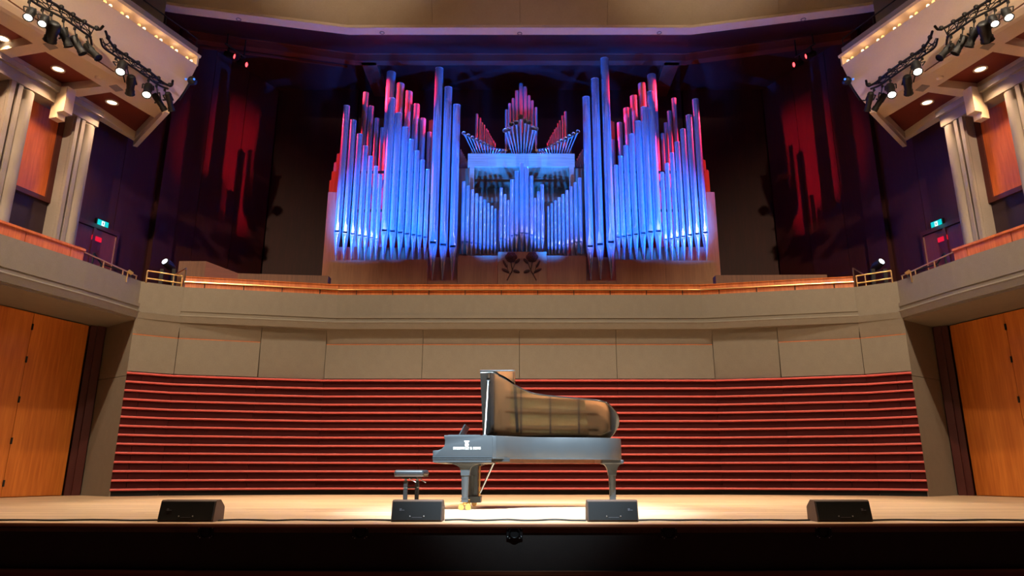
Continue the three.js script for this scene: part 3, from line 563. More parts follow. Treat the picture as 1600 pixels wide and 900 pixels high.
// ================================================================= LIGHTING FIXTURES
function fixture(lens, dir, o) {                      // lens centre, aim, options
  const d = new THREE.Vector3(...dir).normalize(), at = (l) => [lens[0] + d.x * l, lens[1] + d.y * l, lens[2] + d.z * l], r = o.r || 0.09, L = o.len || 0.5;
  const t = thing(o.name || 'stage_spotlight', o.label, o.cat || 'spotlight', at(-L / 2), { group: o.group });
  part(t, 'body', lathe([[0, -L], [r * 0.7, -L], [r * 1.0, -L * 0.9], [r * 1.05, -L * 0.55], [r * 0.92, -L * 0.5], [r * 0.85, -L * 0.2], [r, -L * 0.18], [r, 0.01], [r * 0.93, 0.02], [r * 0.9, -0.01]], lens, dir, 22), M.black);
  part(t, 'lens', lathe([[0, 0.004], [r * 0.5, 0.002], [r * 0.9, -0.008], [r * 0.9, -0.012], [0, -0.012]], lens, dir, 22), o.lit ? o.glow || G.lamp : (o.blue ? G.blueDot : M.blackMetal));
  const frame = []; for (let i = 0; i < 10; i++) { const a = i / 10 * Math.PI * 2; frame.push([Math.cos(a), Math.sin(a)]); }
  part(t, 'gel_frame', along(new THREE.TorusGeometry(r * 1.04, 0.012, 6, 10), at(0.012), dir), M.black);
  const mid = at(-L * 0.55), up = o.hang || [mid[0], mid[1] + 0.3, mid[2]];
  const sd = new THREE.Vector3(0, 1, 0).cross(d); if (sd.length() < 0.1) sd.set(1, 0, 0); sd.normalize().multiplyScalar(r * 1.25);
  const a = [mid[0] + sd.x, mid[1] + sd.y, mid[2] + sd.z], b = [mid[0] - sd.x, mid[1] - sd.y, mid[2] - sd.z], m = lp(mid, up, 0.5), ma = lp(a, [up[0] + sd.x, up[1], up[2] + sd.z], 0.5), mb = lp(b, [up[0] - sd.x, up[1], up[2] - sd.z], 0.5);
  part(t, 'yoke', [boxBar(a, ma, 0.03, 0.012), boxBar(b, mb, 0.03, 0.012), boxBar(ma, mb, 0.03, 0.012), bar(m, up, 0.014)], M.black);
  part(t, 'clamp', box(up[0], up[1], up[2], 0.05, 0.07, 0.05, 0.012), M.blackMetal);
  if (o.knob) part(t, 'knob', bar([mid[0] + sd.x, mid[1], mid[2] + sd.z], [mid[0] + sd.x * 1.7, mid[1], mid[2] + sd.z * 1.7], 0.02), M.black);
  if (o.lit && o.cd) { const q = at(0.06); spot(q[0], q[1], q[2], o.target[0], o.target[1], o.target[2], o.color || WARM2, o.cd, o.deg || 18, 0.6, 4); }
  return t;
}
for (const k of sides()) {
  const mm = mir(k), T = (px, py, Y) => mm(PY(px, py, Y));
  const chords = [];
  const trusses = [
    ['curved black lighting truss carrying the blue-lensed fixture', 'outer lighting trusses', [[20, -34], [50, -14], [85, 6], [120, 28], [145, 43], [155, 46], [161, 41]], [[20, -20], [60, 8], [100, 29], [130, 50], [140, 57], [143, 70]]],
    ['curved black lighting truss at the light bridge end', 'inner lighting trusses', [[165, 49], [170, 62], [180, 75], [205, 92], [235, 113], [258, 131], [267, 134], [270, 126]], [[157, 61], [162, 74], [180, 87], [215, 110], [250, 134], [263, 139]]],
  ];
  for (const [label, group, up, lo] of trusses) {
    const a = up.map(([x, y]) => T(x, y, 10.36)), b = lo.map(([x, y]) => T(x, y, 10.2));
    const t = thing('lighting_truss', label, 'truss', a[2], { group });
    part(t, 'top_chord', tube(a, 0.03, 60), M.black); part(t, 'bottom_chord', tube(b, 0.026, 60), M.black);
    const ca = new THREE.CatmullRomCurve3(a.map((p) => new THREE.Vector3(...p))), cb = new THREE.CatmullRomCurve3(b.map((p) => new THREE.Vector3(...p)));
    chords.push(...cb.getSpacedPoints(60));
    for (let i = 0; i < 13; i++) { const u = 0.16 + i * 0.058, p = ca.getPointAt(u).toArray(), q = cb.getPointAt(Math.min(0.97, u + (i % 2 ? 0.05 : -0.02))).toArray(); part(t, 'brace', bar(p, q, 0.012, 6), M.black); }
    for (let i = 0; i < 7; i++) { const p = ca.getPointAt(0.1 + i * 0.13).toArray(); part(t, 'coupler', box(p[0], p[1] + 0.02, p[2], 0.08, 0.1, 0.08, 0.02), M.black); }
    const cables = []; for (let j = 0; j < 3; j++) { const pts = []; for (let i = 0; i <= 10; i++) { const p = cb.getPointAt(0.12 + i * 0.08).toArray(); pts.push([p[0], p[1] + 0.1 - 0.06 * ((i + j) % 2) + 0.03 * j, p[2] + 0.03 * j]); } cables.push(tube(pts, 0.01, 60, 5)); }
    part(t, 'cables', cables, M.cable, 'loose cables along the truss');
    for (const u of [0.3, 0.75]) { const p = ca.getPointAt(u).toArray(); part(t, 'wall_bracket', bar(p, [p[0] - k * 0.52, p[1] + 0.25, p[2] - 0.1], 0.02, 6), M.black); }
  }
  const one_pipe = thing('bridge_pipe', 'thin pale pipe running under the lighting truss', 'pipe', T(100, 60, 9.97), { group: 'pipes under the light bridges' });
  part(one_pipe, 'pipe', bar(T(10, -2, 9.95), T(178, 112, 9.95), 0.016), M.oldWood);
  const L = [   // px of the lens, tail px, options
    [[44, 27], [40, -2], { r: 0.085, len: 0.34, lit: 1, cd: 260, target: [k * 1, 0, -13], deg: 24, label: 'lit spotlight pointing down at the outer end of the truss', group: 'outermost lit spotlights' }],
    [[66, 37], [72, 8], { r: 0.08, len: 0.3, lit: 1, cd: 260, target: [k * -3, 1.5, -15], deg: 24, label: 'lit spotlight beside the large blue-lensed fixture', group: 'lit spotlights by the blue lens' }],
    [[78, 63], [88, 28], { r: 0.125, len: 0.44, blue: 1, label: 'large black fixture with a blue lens rim', group: 'large blue-lensed fixtures' }],
    [[107, 72], [96, 44], { r: 0.09, len: 0.52, knob: 1, label: 'unlit black spotlight next to the blue-lensed fixture', group: 'unlit spotlights by the blue lens' }],
    [[129, 83], [113, 57], { r: 0.09, len: 0.54, knob: 1, label: 'unlit black spotlight in the middle of three in a row', group: 'middle unlit spotlights' }],
    [[153, 90], [134, 70], { r: 0.085, len: 0.54, knob: 1, label: 'unlit black spotlight at the truss end beside the gap', group: 'unlit spotlights by the truss gap' }],
    [[188, 112], [180, 94], { r: 0.1, len: 0.42, lit: 1, cd: 280, target: [k * 2, 0.5, -12], deg: 26, label: 'dazzling lit spotlight beside the gap between trusses', group: 'dazzling spotlights' }],
    [[203, 146], [206, 112], { r: 0.1, len: 0.5, label: 'unlit black cylinder spotlight hanging straight down', group: 'straight hanging spotlights' }],
    [[229, 148], [232, 120], { r: 0.1, len: 0.46, lit: 1, cd: 260, target: [k * -5, 1, -14], deg: 24, label: 'lit spotlight near the end of the light bridge', group: 'lit spotlights near the bridge end' }],
    [[257, 172], [240, 146], { r: 0.08, len: 0.55, knob: 1, label: 'unlit black spotlight slanting past the bridge end', group: 'slanting end spotlights' }],
    [[268, 172], [262, 144], { r: 0.08, len: 0.5, knob: 1, label: 'last unlit spotlight on the truss beside the bridge end', group: 'last spotlights on the trusses' }],
  ];
  for (const [a, b, o] of L) {
    const lens = T(a[0], a[1], 9.62), tail = T(b[0], b[1], 9.94), dir = lens.map((v, i) => v - tail[i]);
    if (o.lit) { dir.splice(0, 3, k * 0.22, -0.85, 0.45); for (let i = 0; i < 3; i++) tail[i] = lens[i] - dir[i] * o.len; }
    const ln = Math.hypot(...dir); o.len = Math.min(o.len, ln); o.hang = chords.reduce((m, p) => (p.distanceTo(new THREE.Vector3(...tail)) < m.distanceTo(new THREE.Vector3(...tail)) ? p : m)).toArray(); o.hang[1] -= 0.066;

    fixture(lens, dir, o);
  }
  // side arm lamp with two small blue lights
  const arm0 = T(280, 156, 10.35), arm1 = T(300, 126, 10.75);
  const s = thing('side_arm_lamp', 'black lamp with two blue dots on an arm', 'lamp', arm1, { group: 'side arm lamps' });
  part(s, 'arm', bar(arm0, arm1, 0.025), M.black);
  part(s, 'housing', lathe([[0, -0.12], [0.08, -0.1], [0.12, 0], [0.1, 0.12], [0, 0.13]], arm1, [k * 0.5, -0.4, 0.4], 18), M.black);
  for (const dx of [-0.11, 0.11]) part(s, 'blue_light', lathe([[0, 0.0], [0.025, 0], [0.025, 0.02], [0, 0.03]], [arm1[0] + dx, arm1[1] - 0.02, arm1[2] + 0.1], [0, -0.2, 1], 12), G.blueDot, 'small blue light');
  // red floods in the upper corner of the organ chamber
  const rp = [PD(366, 88, 20.2), PD(385, 101, 20.6)].map(mm);
  rp.forEach((p, i) => fixture(p, [k * 1, -0.35, -0.05 + i * 0.2], { name: 'red_flood', r: 0.09, len: 0.34, lit: 1, glow: G.red, cd: i ? 1300 : 200, color: RED, target: i ? [k * 9.9, 11, -22.8] : [k * -5.0, 8.6, -21.7], deg: i ? 8.5 : 24, label: ['red flood light nearer the light bridge under the chamber ceiling', 'red flood light nearer the organ under the chamber ceiling'][i], group: ['red floods near the bridges', 'red floods near the organ'][i], cat: 'flood light', hang: [p[0] - k * 0.2, p[1] + 0.3, p[2]] }));
  const bp = thing('flood_bar', 'black bar carrying the red flood lights under the ceiling', 'lighting bar', mm(PD(350, 80, 20.2)), { group: 'flood light bars' });
  part(bp, 'bar', bar(mm(lp(PD(366, 88, 20.2), PD(385, 101, 20.6), -0.35).map((v, i) => v + [-0.2, 0.37, 0][i])), mm(lp(PD(366, 88, 20.2), PD(385, 101, 20.6), 1.3).map((v, i) => v + [-0.2, 0.37, 0][i])), 0.03), M.black);
  for (const [t, up] of [[-0.2, 0.38], [1.2, 0.6]]) { const q = mm(lp(PD(366, 88, 20.2), PD(385, 101, 20.6), t).map((v, i) => v + [-0.2, 0.4, 0][i])); part(bp, 'drop', bar(q, [q[0], q[1] + up, q[2]], 0.025), M.black); }
  // moving head on the choir loft, washing the organ blue
  const hp = k === 1 ? PD(257, 408, 17.7) : PD(1378, 408, 17.7), mh = thing('moving_head_light', 'bright moving head light behind the brass corner railing', 'moving light', [hp[0], 4.92, hp[2]], { group: 'moving head lights on the loft' });
  part(mh, 'base', box(hp[0] + k * 0.12, 5.02, hp[2] - 0.05, 0.34, 0.2, 0.34, 0.03), M.black);
  part(mh, 'yoke', [boxBar([hp[0] + k * 0.12 - 0.17, 5.1, hp[2] - 0.05], [hp[0] + k * 0.1 - 0.15, 5.75, hp[2] - 0.05], 0.1, 0.05), boxBar([hp[0] + k * 0.12 + 0.17, 5.1, hp[2] - 0.05], [hp[0] + k * 0.1 + 0.17, 5.75, hp[2] - 0.05], 0.1, 0.05)], M.black);
  const aim = [-hp[0] * 0.22 - hp[0] * 0.0, 4, -3.4], dir = [-k * 0.25, 0.35, 0.9];
  part(mh, 'head', lathe([[0, -0.36], [0.09, -0.34], [0.12, -0.2], [0.11, -0.05], [0.09, 0.0], [0.08, -0.01]], hp, dir, 24), M.black);
  part(mh, 'lens', lathe([[0, 0.01], [0.06, 0.0], [0.085, -0.012], [0, -0.02]], hp, dir, 24), G.led);
  spot(hp[0] + k * 0.12, hp[1] + 0.1, hp[2] - 0.25, k * -3.3, 9.3, -21, BLUE, 2200, 18.5, 0.5, 4);
}
// low uplights on the loft floor behind the parapet
for (const [x, where] of [[-5.1, 'outermost pipes on the bench side'], [-3.9, 'rising pipes on the bench side'], [-2.6, 'three largest pipes on the bench side'], [-1.0, 'rose panel on the bench side'], [1.0, 'rose panel on the piano tail side'], [2.6, 'three largest pipes on the piano tail side'], [3.9, 'rising pipes on the piano tail side'], [5.1, 'outermost pipes on the piano tail side']]) {
  const u = thing('floor_uplight', 'blue floor uplight below the ' + where, 'uplight', [x, 4.92, -18.8], { group: 'floor uplights behind the parapet' });
  part(u, 'housing', box(x, 5.0, -18.8, 0.5, 0.14, 0.14, 0.02), M.black);
  part(u, 'lens', box(x, 5.075, -18.8, 0.46, 0.012, 0.1), G.blueDot);
  spot(x, 5.12, -18.82, x * (Math.abs(x) > 5 ? 0.97 : 0.98), 9.5, -21, BLUE, Math.abs(x) < 2 ? 470 : 420, 20, 0.45, 4);
}
// downlights above the stage, and the front-of-house bridge
DOWN.forEach(([x, y, z, cd, deg], i) => {
  const t = thing('stage_downlight', ['round warm downlight above the door on the piano bench side', 'round warm downlight above the piano keyboard', 'round warm downlight above the piano tail', 'round warm downlight above the door on the piano tail side'][i], 'downlight', [x, y, z], { group: 'downlights above the stage' });
  part(t, 'housing', lathe([[0, 0.5], [0.24, 0.5], [0.27, 0.4], [0.27, 0], [0.25, 0], [0.24, 0.06], [0, 0.06]], [x, y, z], [0, 1, 0], 24), M.black);
  part(t, 'lamp_lens', lathe([[0, 0.03], [0.23, 0.03], [0.23, 0.05], [0, 0.05]], [x, y, z], [0, 1, 0], 24), G.warm);
  part(t, 'stem', bar([x, y + 0.5, z], [x, 17.4, z], 0.03), M.black);
  spot(x, y - 0.02, z, x * 0.94, 0, z - 1.2, WARM2, cd, deg, 0.25, 12);
});
{
  const b = thing('bridge_pipe', 'black pipe of the front-of-house lighting bridge above the audience', 'pipe', [0, 12.9, -2]);
  part(b, 'pipe', bar([-12, 12.95, -2.2], [12, 12.95, -2.2], 0.04), M.black);
  BRIDGE.forEach(([x, y, z, tg, col, cd, deg, pen], i) => {
    const dir = [tg[0] - x, tg[1] - y, tg[2] - z];
    fixture([x, y, z], dir, { r: 0.12, len: 0.6, lit: 1, glow: i > 2 ? G.warm : G.led, label: ['front-of-house spotlight aimed at the piano and the floor around it', 'front-of-house spotlight aimed at the piano lid', 'front-of-house spotlight aimed at the organ', 'front-of-house spotlight lighting the canopy on the piano bench side', 'front-of-house spotlight lighting the canopy on the piano tail side', 'front-of-house spotlight aimed at the light bridge on the piano bench side', 'front-of-house spotlight aimed at the light bridge on the piano tail side'][i], group: undefined, hang: [x, 12.865, z] });
    const n = Math.hypot(...dir); const l = spot(x + dir[0] / n * 0.1, y + dir[1] / n * 0.1, z + dir[2] / n * 0.1, ...tg, col, cd, deg, pen, 6);
  });
}
// ================================================================= THE ORGAN
const organ = thing('pipe_organ', 'large pipe organ with blue-lit metal pipes and a carved rose panel', 'pipe organ', [0, 5.88, -21]);
const pxm = (px, py, D) => PD(px + 1, py, D)[0] - PD(px, py, D)[0];
function pipeBody(x, z, y0, ym, y1, r, seg = 26) {    // foot cone, flattened mouth with pointed lip, tall body
  const ya = ym + r * 3.9, rows = [[y0, r * 0.16], [lerp(y0, ym, 0.5), r * 0.58], [ym - r * 1.5, r * lerp(0.16, 1, (ym - r * 1.5 - y0) / (ym - y0))], [ym - r * 0.5, r * 0.97], [ym - r * 0.05, r]];
  rows.push([ym, r], [ym + r * 0.55, r]); for (let i = 1; i <= 6; i++) rows.push([lerp(ym, ya, i / 6), r]);
  rows.push([y1 - r * 0.12, r], [y1 - r * 0.12 + 0.004, r * 1.035], [y1, r * 1.035], [y1, r * 0.9], [y1 - r * 1.5, r * 0.88], [y1 - r * 1.5, 0.001]);
  const pos = [], idx = [], n = seg + 1;
  for (const [y, rr] of rows) {
    let c = 1; if (y >= ym - r * 0.06 && y <= ya) c = 0.76 + 0.24 * (y - ym) / (ya - ym); else if (y < ym && y > ym - r * 1.8) c = 0.76 + 0.24 * (ym - y) / (r * 1.8);
    for (let i = 0; i <= seg; i++) { const a = i / seg * Math.PI * 2; pos.push(x + rr * Math.sin(a), y, z + Math.min(rr * Math.cos(a), r * c)); }
  }
  for (let j = 0; j + 1 < rows.length; j++) for (let i = 0; i < seg; i++) { if (j === 5 && (i < 3 || i >= seg - 3)) continue; const a = j * n + i; idx.push(a, a + 1, a + n + 1, a, a + n + 1, a + n); }
  const g = new THREE.BufferGeometry(); g.setAttribute('position', new THREE.Float32BufferAttribute(pos, 3)); g.setIndex(idx);
  return toCreasedNormals(g, 0.45);
}
function flue(mx, my, w, topY, footY, D, mat = M.pipe) {
  const m = PD(mx, my, D), r = w * pxm(mx, my, D) / 2, y1 = PD(mx, topY, D)[1], y0 = PD(mx, footY, D)[1];
  const b = part(organ, 'pipe', pipeBody(m[0], m[2], y0, m[1], y1, r), mat);
  part(b, 'languid', lathe([[0, -0.004], [r * 0.72, -0.004], [r * 0.72, 0], [0, 0]], m, [0, 1, 0], 14), mat);
  return b;
}
function rear(px, topY, w, D, mat = M.zinc, bottom = 392) {  // a plain cylinder of the rear ranks: px is where its top shows
  const t = PD(px, topY, D), r = w * pxm(px, topY, D) / 2, y0 = PD(px, bottom, D)[1];
  return part(organ, 'rear_pipe', lathe([[0, 0], [r * 0.5, 0], [r, r * 3], [r, t[1] - y0], [r * 0.88, t[1] - y0], [r * 0.86, t[1] - y0 - r], [0, t[1] - y0 - r]], [t[0], y0, t[2]], [0, 1, 0], 18), mat);
}
const WA = [11, 10.4, 9.5, 8.7, 8, 7.4, 6.7], WB = [12.3, 11.6, 10.6, 9.6, 8.8, 8, 7.3], WC = [14, 13.4, 12.6];
const sets = [
  [[527.6, 540, 551.6, 562.2, 571.7, 581.2, 588.8], [364, 365.5, 367.7, 369.8, 371.2, 373, 375], [166.4, 189, 210.4, 229, 245, 260.4, 274], WA, 408, 20.9],
  [[601.5, 613.9, 625.7, 636.7, 646.6, 655.7, 664.6], [363, 364, 365.8, 367.7, 369, 370.4, 372.3], [155, 178, 200, 219, 236.7, 251, 265.5], WB, 407, 20.9],
  [[677, 693, 707.8], [382.4, 385.4, 388], [107.8, 137.8, 165], WC, 437.5, 20.75],
  [[1101.3, 1088.9, 1077.7, 1067.1, 1057.6, 1048.7, 1040], [366, 367.6, 369.4, 371.4, 373.2, 374.7, 375.7], [156.3, 181, 202.7, 222.7, 239.9, 256, 270], WA, 408, 20.9],
  [[1028, 1015.8, 1004.4, 993.2, 983.3, 974.2, 966], [364, 365, 366.8, 368.3, 369.8, 371.3, 372.5], [144.4, 168.7, 190.4, 210.6, 228.5, 244.6, 259], WB, 407, 20.9],
  [[954.1, 937.2, 921.8], [381.5, 385, 388], [92.4, 124.3, 152.8], WC, 437.5, 20.75],
  [[722.5, 729.6, 736.9, 743.7, 750.3, 756.7, 762.6, 768.3, 773.7], [378.4, 379.3, 380.2, 381, 381.9, 382.7, 383.5, 384.2, 384.8], [284.4, 291.2, 297, 303, 307.8, 312.8, 317.9, 322.4, 326.5], [5.9, 5.6, 5.3, 5, 4.8, 4.5, 4.2, 3.9, 3.6], 399, 20.9],
  [[908, 900.5, 893.6, 887.1, 880.6, 874.3, 868.4, 862.6, 857], [379.3, 380.1, 380.9, 381.7, 382.5, 383.3, 384.1, 384.9, 385.6], [278.6, 285.8, 292, 298, 304, 309, 313.8, 318.5, 323], [5.9, 5.6, 5.3, 5, 4.8, 4.5, 4.2, 3.9, 3.6], 399, 20.9],
  [[782.6, 788.8, 794, 799.9, 807.2, 815.2, 822.9, 830.6, 836.3, 841.6, 847.7], [373.9, 374.8, 376.6, 369.8, 368.6, 366, 366.3, 368.6, 375.9, 374.8, 373.6], [294.2, 304.2, 313.3, 281.4, 268.5, 256, 262.3, 275.7, 309.9, 300, 289.2], [5, 4.6, 3.9, 6.4, 6.6, 7.5, 7, 6.1, 4, 4.6, 5.5], 393.5, 20.65],
];
for (const [xs, ms, ts, ws, foot, D] of sets) xs.forEach((x, i) => flue(x, ms[i], ws[i], ts[i], foot, D));
for (const [px, t, w] of [[611.5, 114, 14.2], [625.6, 132, 13], [639, 144.4, 12.2], [650.7, 164, 10.8], [661, 186, 9.4], [671, 207, 7], [572, 145.5, 9], [580.4, 166.7, 8.6], [589.3, 185.5, 7.6], [597.3, 200.4, 6.6],
  [1018, 117.7, 13.5], [1003, 131.6, 12.6], [990, 151, 12], [979, 170, 10.6], [968, 192.4, 8.6], [957, 219, 7], [1052.7, 154.3, 7.6], [1045.5, 174.3, 7.2], [1040.3, 192.4, 6.6], [1034.7, 209, 6]]) rear(px, t, w, 21.5);
for (const [px, t, w] of [[791.4, 172, 4.6], [796.4, 162.4, 5], [802, 154.4, 5], [807.6, 142.6, 5.8], [814, 131.6, 6.6], [820.4, 136.6, 6], [826.4, 150, 5.2], [831.4, 158, 5], [837.2, 168.4, 4.6],
  [745.2, 178.6, 4.6], [750, 184.6, 4], [753.2, 192, 3.4], [756.4, 195.6, 3.4], [759.8, 201.6, 3], [762, 204, 2.6], [764.4, 209, 2.6], [766.6, 213, 2.4], [769, 217, 2.2], [771.2, 220, 2], [773.4, 223.4, 2],
  [883.6, 175, 4.8], [879.4, 181.4, 4], [875.2, 189, 3.4], [872.4, 193, 3.4], [869.4, 199.6, 3], [867, 202.4, 2.6], [864.4, 207.4, 2.6], [862, 211, 2.4], [860, 214, 2.2], [857.6, 219, 2], [855.6, 223, 2]]) rear(px, t, w, 22, M.pipe, 234);
// square wooden pipes seen red beyond the case ends and beside the large pipes
for (const [x0, x1, t, b, D] of [[522, 530, 240, 300, 21.7], [518.5, 522.5, 254, 300, 21.75], [516, 519, 268, 300, 21.8], [513.5, 516.5, 282, 300, 21.85], [666, 674, 188, 300, 21.9], [1101, 1106, 250, 300, 21.7], [1106, 1110, 266, 300, 21.75], [956, 964, 190, 300, 21.9], [592, 600, 243, 340, 21.9], [587, 592, 247, 340, 21.95], [1026, 1031, 248, 340, 21.9]]) {
  const a = PD(x0, b, D), c = PD(x1, t, D), w = Math.abs(PD(x1, b, D)[0] - a[0]);
  part(organ, 'wooden_pipe', [box(a[0] + w / 2, (a[1] + c[1]) / 2, -D - w / 2, w, c[1] - a[1], w), box(a[0] + w / 2, c[1] + w * 0.2, -D - w / 2, w * 0.3, w * 0.4, w * 0.3)], M.woodPipe);
}
for (const [s, x0] of [[1, 719], [-1, 911]]) for (let i = 0; i < 6; i++) {
  const px = x0 + s * (i * 2 + 1), t = PD(px, 234 + i * 3.5, 21.6), y0 = PD(px, 262, 21.6)[1], r = 0.03 - i * 0.002;
  part(organ, 'reed_pipe', lathe([[0, 0], [r * 0.4, 0], [r, t[1] - y0], [0, t[1] - y0]], [t[0], y0, t[2]], [0, 1, 0], 10), M.trumpet);
}
// case: base panels, rose panel, toe boards, end panels, swell box
function panelPx(name, x0, x1, top, D, mat = M.caseWood, depth = 0.08, y0 = 5.5) { const a = PD(x0, 425, D), b = PD(x1, 425, D), t = PD((x0 + x1) / 2, top, D); return part(organ, name, box((a[0] + b[0]) / 2, (y0 + t[1]) / 2, -D - depth / 2, b[0] - a[0] - 0.008, t[1] - y0, depth), mat); }
panelPx('base_panel', 513, 591.5, 406.5, 20.6); panelPx('base_panel', 591.5, 668, 405.5, 20.6); panelPx('base_panel', 715, 777.5, 399.5, 20.6); panelPx('base_panel', 854.5, 916, 399.5, 20.6);
panelPx('base_panel', 962.5, 1040, 405.5, 20.6); panelPx('base_panel', 1040, 1119, 407, 20.6);
const rose = panelPx('rose_panel', 777.5, 854.5, 393.5, 20.5, M.caseWood, 0.1);
for (const [x0, x1] of [[668, 715], [916, 962.5]]) { panelPx('toe_board', x0, x1, 438.5, 20.6, M.caseWood, 0.5); panelPx('recess_back', x0, x1, 402, 21.05, M.caseWood, 0.06); }
for (const [x0, x1, t] of [[519, 600, 386], [600, 668, 387], [962, 1030, 387], [1030, 1112, 386], [715, 777, 396], [854, 916, 396]]) panelPx('wind_chest', x0, x1, t, 21.15, M.caseWood, 0.5);
for (const [x0, x1] of [[503, 523], [1105, 1126]]) { panelPx('case_end', x0, x1, 300, 21.2, M.caseWood, 0.9); }
for (const y of [330, 270]) for (const [x0, x1] of [[530, 668], [962, 1100]]) { const a = PD(x0, y, 21.3), b = PD(x1, y, 21.3); part(organ, 'pipe_rack', box((a[0] + b[0]) / 2, a[1], -21.25, b[0] - a[0], 0.08, 0.05), M.oldWood); }
{
  const D = 21.1, P = (x, y, d = D) => PD(x, y, d), w = P(898, 250)[0] - P(731, 250)[0], cx = (P(898, 250)[0] + P(731, 250)[0]) / 2, y0 = P(814, 260)[1], y1 = P(814, 240)[1], yb = P(814, 402)[1], yt = P(814, 226, 21.7)[1];
  part(organ, 'swell_beam', box(cx, (y0 + y1) / 2, -D - 0.06, w, y1 - y0, 0.12), M.shelfWood);
  for (const x of [737, 893.5]) { const p = P(x, 280); part(organ, 'swell_post', box(p[0], (y0 + yb) / 2, -D - 0.06, 0.15, y0 - yb, 0.12), M.shelfWood); }
  part(organ, 'swell_shelf', box(cx, y1 - 0.03, -D - 0.55, w, 0.06, 1.0), M.shelfWood);
  part(organ, 'back_board', box(cx, (y1 + yt) / 2, -22.35, w, yt - y1 + 0.3, 0.06), M.caseWood);
  const yi = P(814, 303)[1];
  part(organ, 'swell_box_back', box(cx, (y0 + yb) / 2, -22.9, w, y0 - yb, 0.06), M.caseWood);
  part(organ, 'swell_box_ceiling', box(cx, y0 + 0.03, -22.05, w, 0.06, 1.7), M.caseWood);
  for (const s of [-1, 1]) part(organ, 'swell_box_side', box(cx + s * (w / 2 - 0.03), (y0 + yb) / 2, -22, 0.06, y0 - yb, 1.6), M.caseWood);
  part(organ, 'swell_rail', box(cx, yi, -21.6, w - 0.4, 0.16, 0.06), M.caseWood);
  part(organ, 'swell_rail', box(cx, P(814, 278, 22)[1], -22, w - 0.7, 0.035, 0.04), M.caseWood);
  for (let i = 0; i < 26; i++) { const x = cx - w / 2 + 0.3 + i * (w - 0.6) / 25; part(organ, 'inner_pipe', bar([x, yb, -21.75], [x, yi - 0.1 - 0.3 * Math.abs(Math.sin(i * 1.7)), -21.75], 0.03, 8), M.zinc); }
  for (const [x0, x1] of [[716, 733], [897, 913]]) { const a = P(x0, 275, 21.3), b = P(x1, 275, 21.3), t = P(x0, 262, 21.3); part(organ, 'side_chest', box((a[0] + b[0]) / 2, (t[1] + yb) / 2, -21.6, b[0] - a[0], t[1] - yb, 0.5), M.woodPipe); }
  // horizontal trumpets fanning out over the shelf
  const ys = y1 + 0.04;
  const trumpet = (bx, tx, ty, r) => {
    const b = PY(bx, 240, ys), base = [b[0], ys, -D - 0.02], tip = PY(tx, ty, ys + 0.12), d = tip.map((v, i) => v - base[i]), L = Math.hypot(...d);
    part(organ, 'trumpet_pipe', lathe([[0, -0.08], [0.022, -0.06], [0.024, 0], [0.012, 0.03], [r * 0.3, L * 0.8], [r * 0.5, L * 0.95], [r, L], [r * 0.92, L - 0.002], [r * 0.46, L * 0.95], [r * 0.26, L * 0.8], [0.004, L * 0.3]], base, d, 12), M.trumpet);
  };
  const mid = [[347, 418], [372, 410], [397, 370], [433, 358], [467, 312], [503, 346], [532, 357], [566, 400], [588, 406]];
  mid.forEach(([x, y], i) => trumpet(800 + i * 3.6, 720 + x / 5, 120 + y / 5, 0.085));
  for (let i = 0; i < 14; i++) {
    const u = i / 13, e = Math.pow(1 - u, 1.7), tx = lerp(790, 724.5, Math.pow(1 - u, 1.35)), ty = lerp(236, 207.6, e), bx = lerp(789, 740, 1 - u);
    trumpet(bx, tx, ty, 0.068); trumpet(1629 - bx, 1629 - tx - (1 - u) * 1.5, ty - (1 - u) * 2.2, 0.068);
  }
}
// two carved roses on the middle panel
for (const s of [-1, 1]) {
  const z = -20.49, S = (x, y) => { const q = PD(770 + (s === -1 ? x : 1352 - x) / 15, 385 + y / 15, 20.49); return [q[0], q[1], z]; };
  const st = part(organ, 'rose_carving', [tube([S(330, 800), S(400, 660), S(455, 560), S(435, 440), S(425, 340)], 0.018, 20, 6), tube([S(455, 560), S(500, 460), S(520, 400)], 0.012, 12, 6), tube([S(400, 640), S(340, 590), S(320, 560)], 0.01, 10, 6), tube([S(370, 600), S(345, 500), S(340, 420)], 0.01, 10, 6)], M.carving, 'dark carved rose');
  const leaf = (a, b, w) => { const A = S(...a), B = S(...b), g = new THREE.SphereGeometry(1, 12, 8), L = Math.hypot(B[0] - A[0], B[1] - A[1]) / 2; g.scale(L, w, 0.02); g.rotateZ(Math.atan2(B[1] - A[1], B[0] - A[0])); g.translate((A[0] + B[0]) / 2, (A[1] + B[1]) / 2, z + 0.01); part(st, 'leaf', g, M.carving); };
  leaf([520, 400], [635, 290], 0.045); leaf([480, 560], [630, 610], 0.05); leaf([390, 610], [210, 520], 0.045); leaf([330, 500], [240, 320], 0.035);
  const c = S(430, 250), petals = [];
  for (let ring = 0; ring < 3; ring++) for (let i = 0; i < 6 - ring; i++) { const a = i / (6 - ring) * 6.283 + ring * 0.5, R = [0.13, 0.08, 0.025][ring], g = new THREE.SphereGeometry(1, 10, 6); g.scale(0.085 - ring * 0.012, 0.06 - ring * 0.01, 0.022); g.rotateZ(a + 1.57); g.translate(c[0] + R * Math.cos(a), c[1] + R * 0.85 * Math.sin(a), z + 0.01 + ring * 0.02); petals.push(g); }
  for (const g of petals) part(st, 'petal', g, M.carving);
}

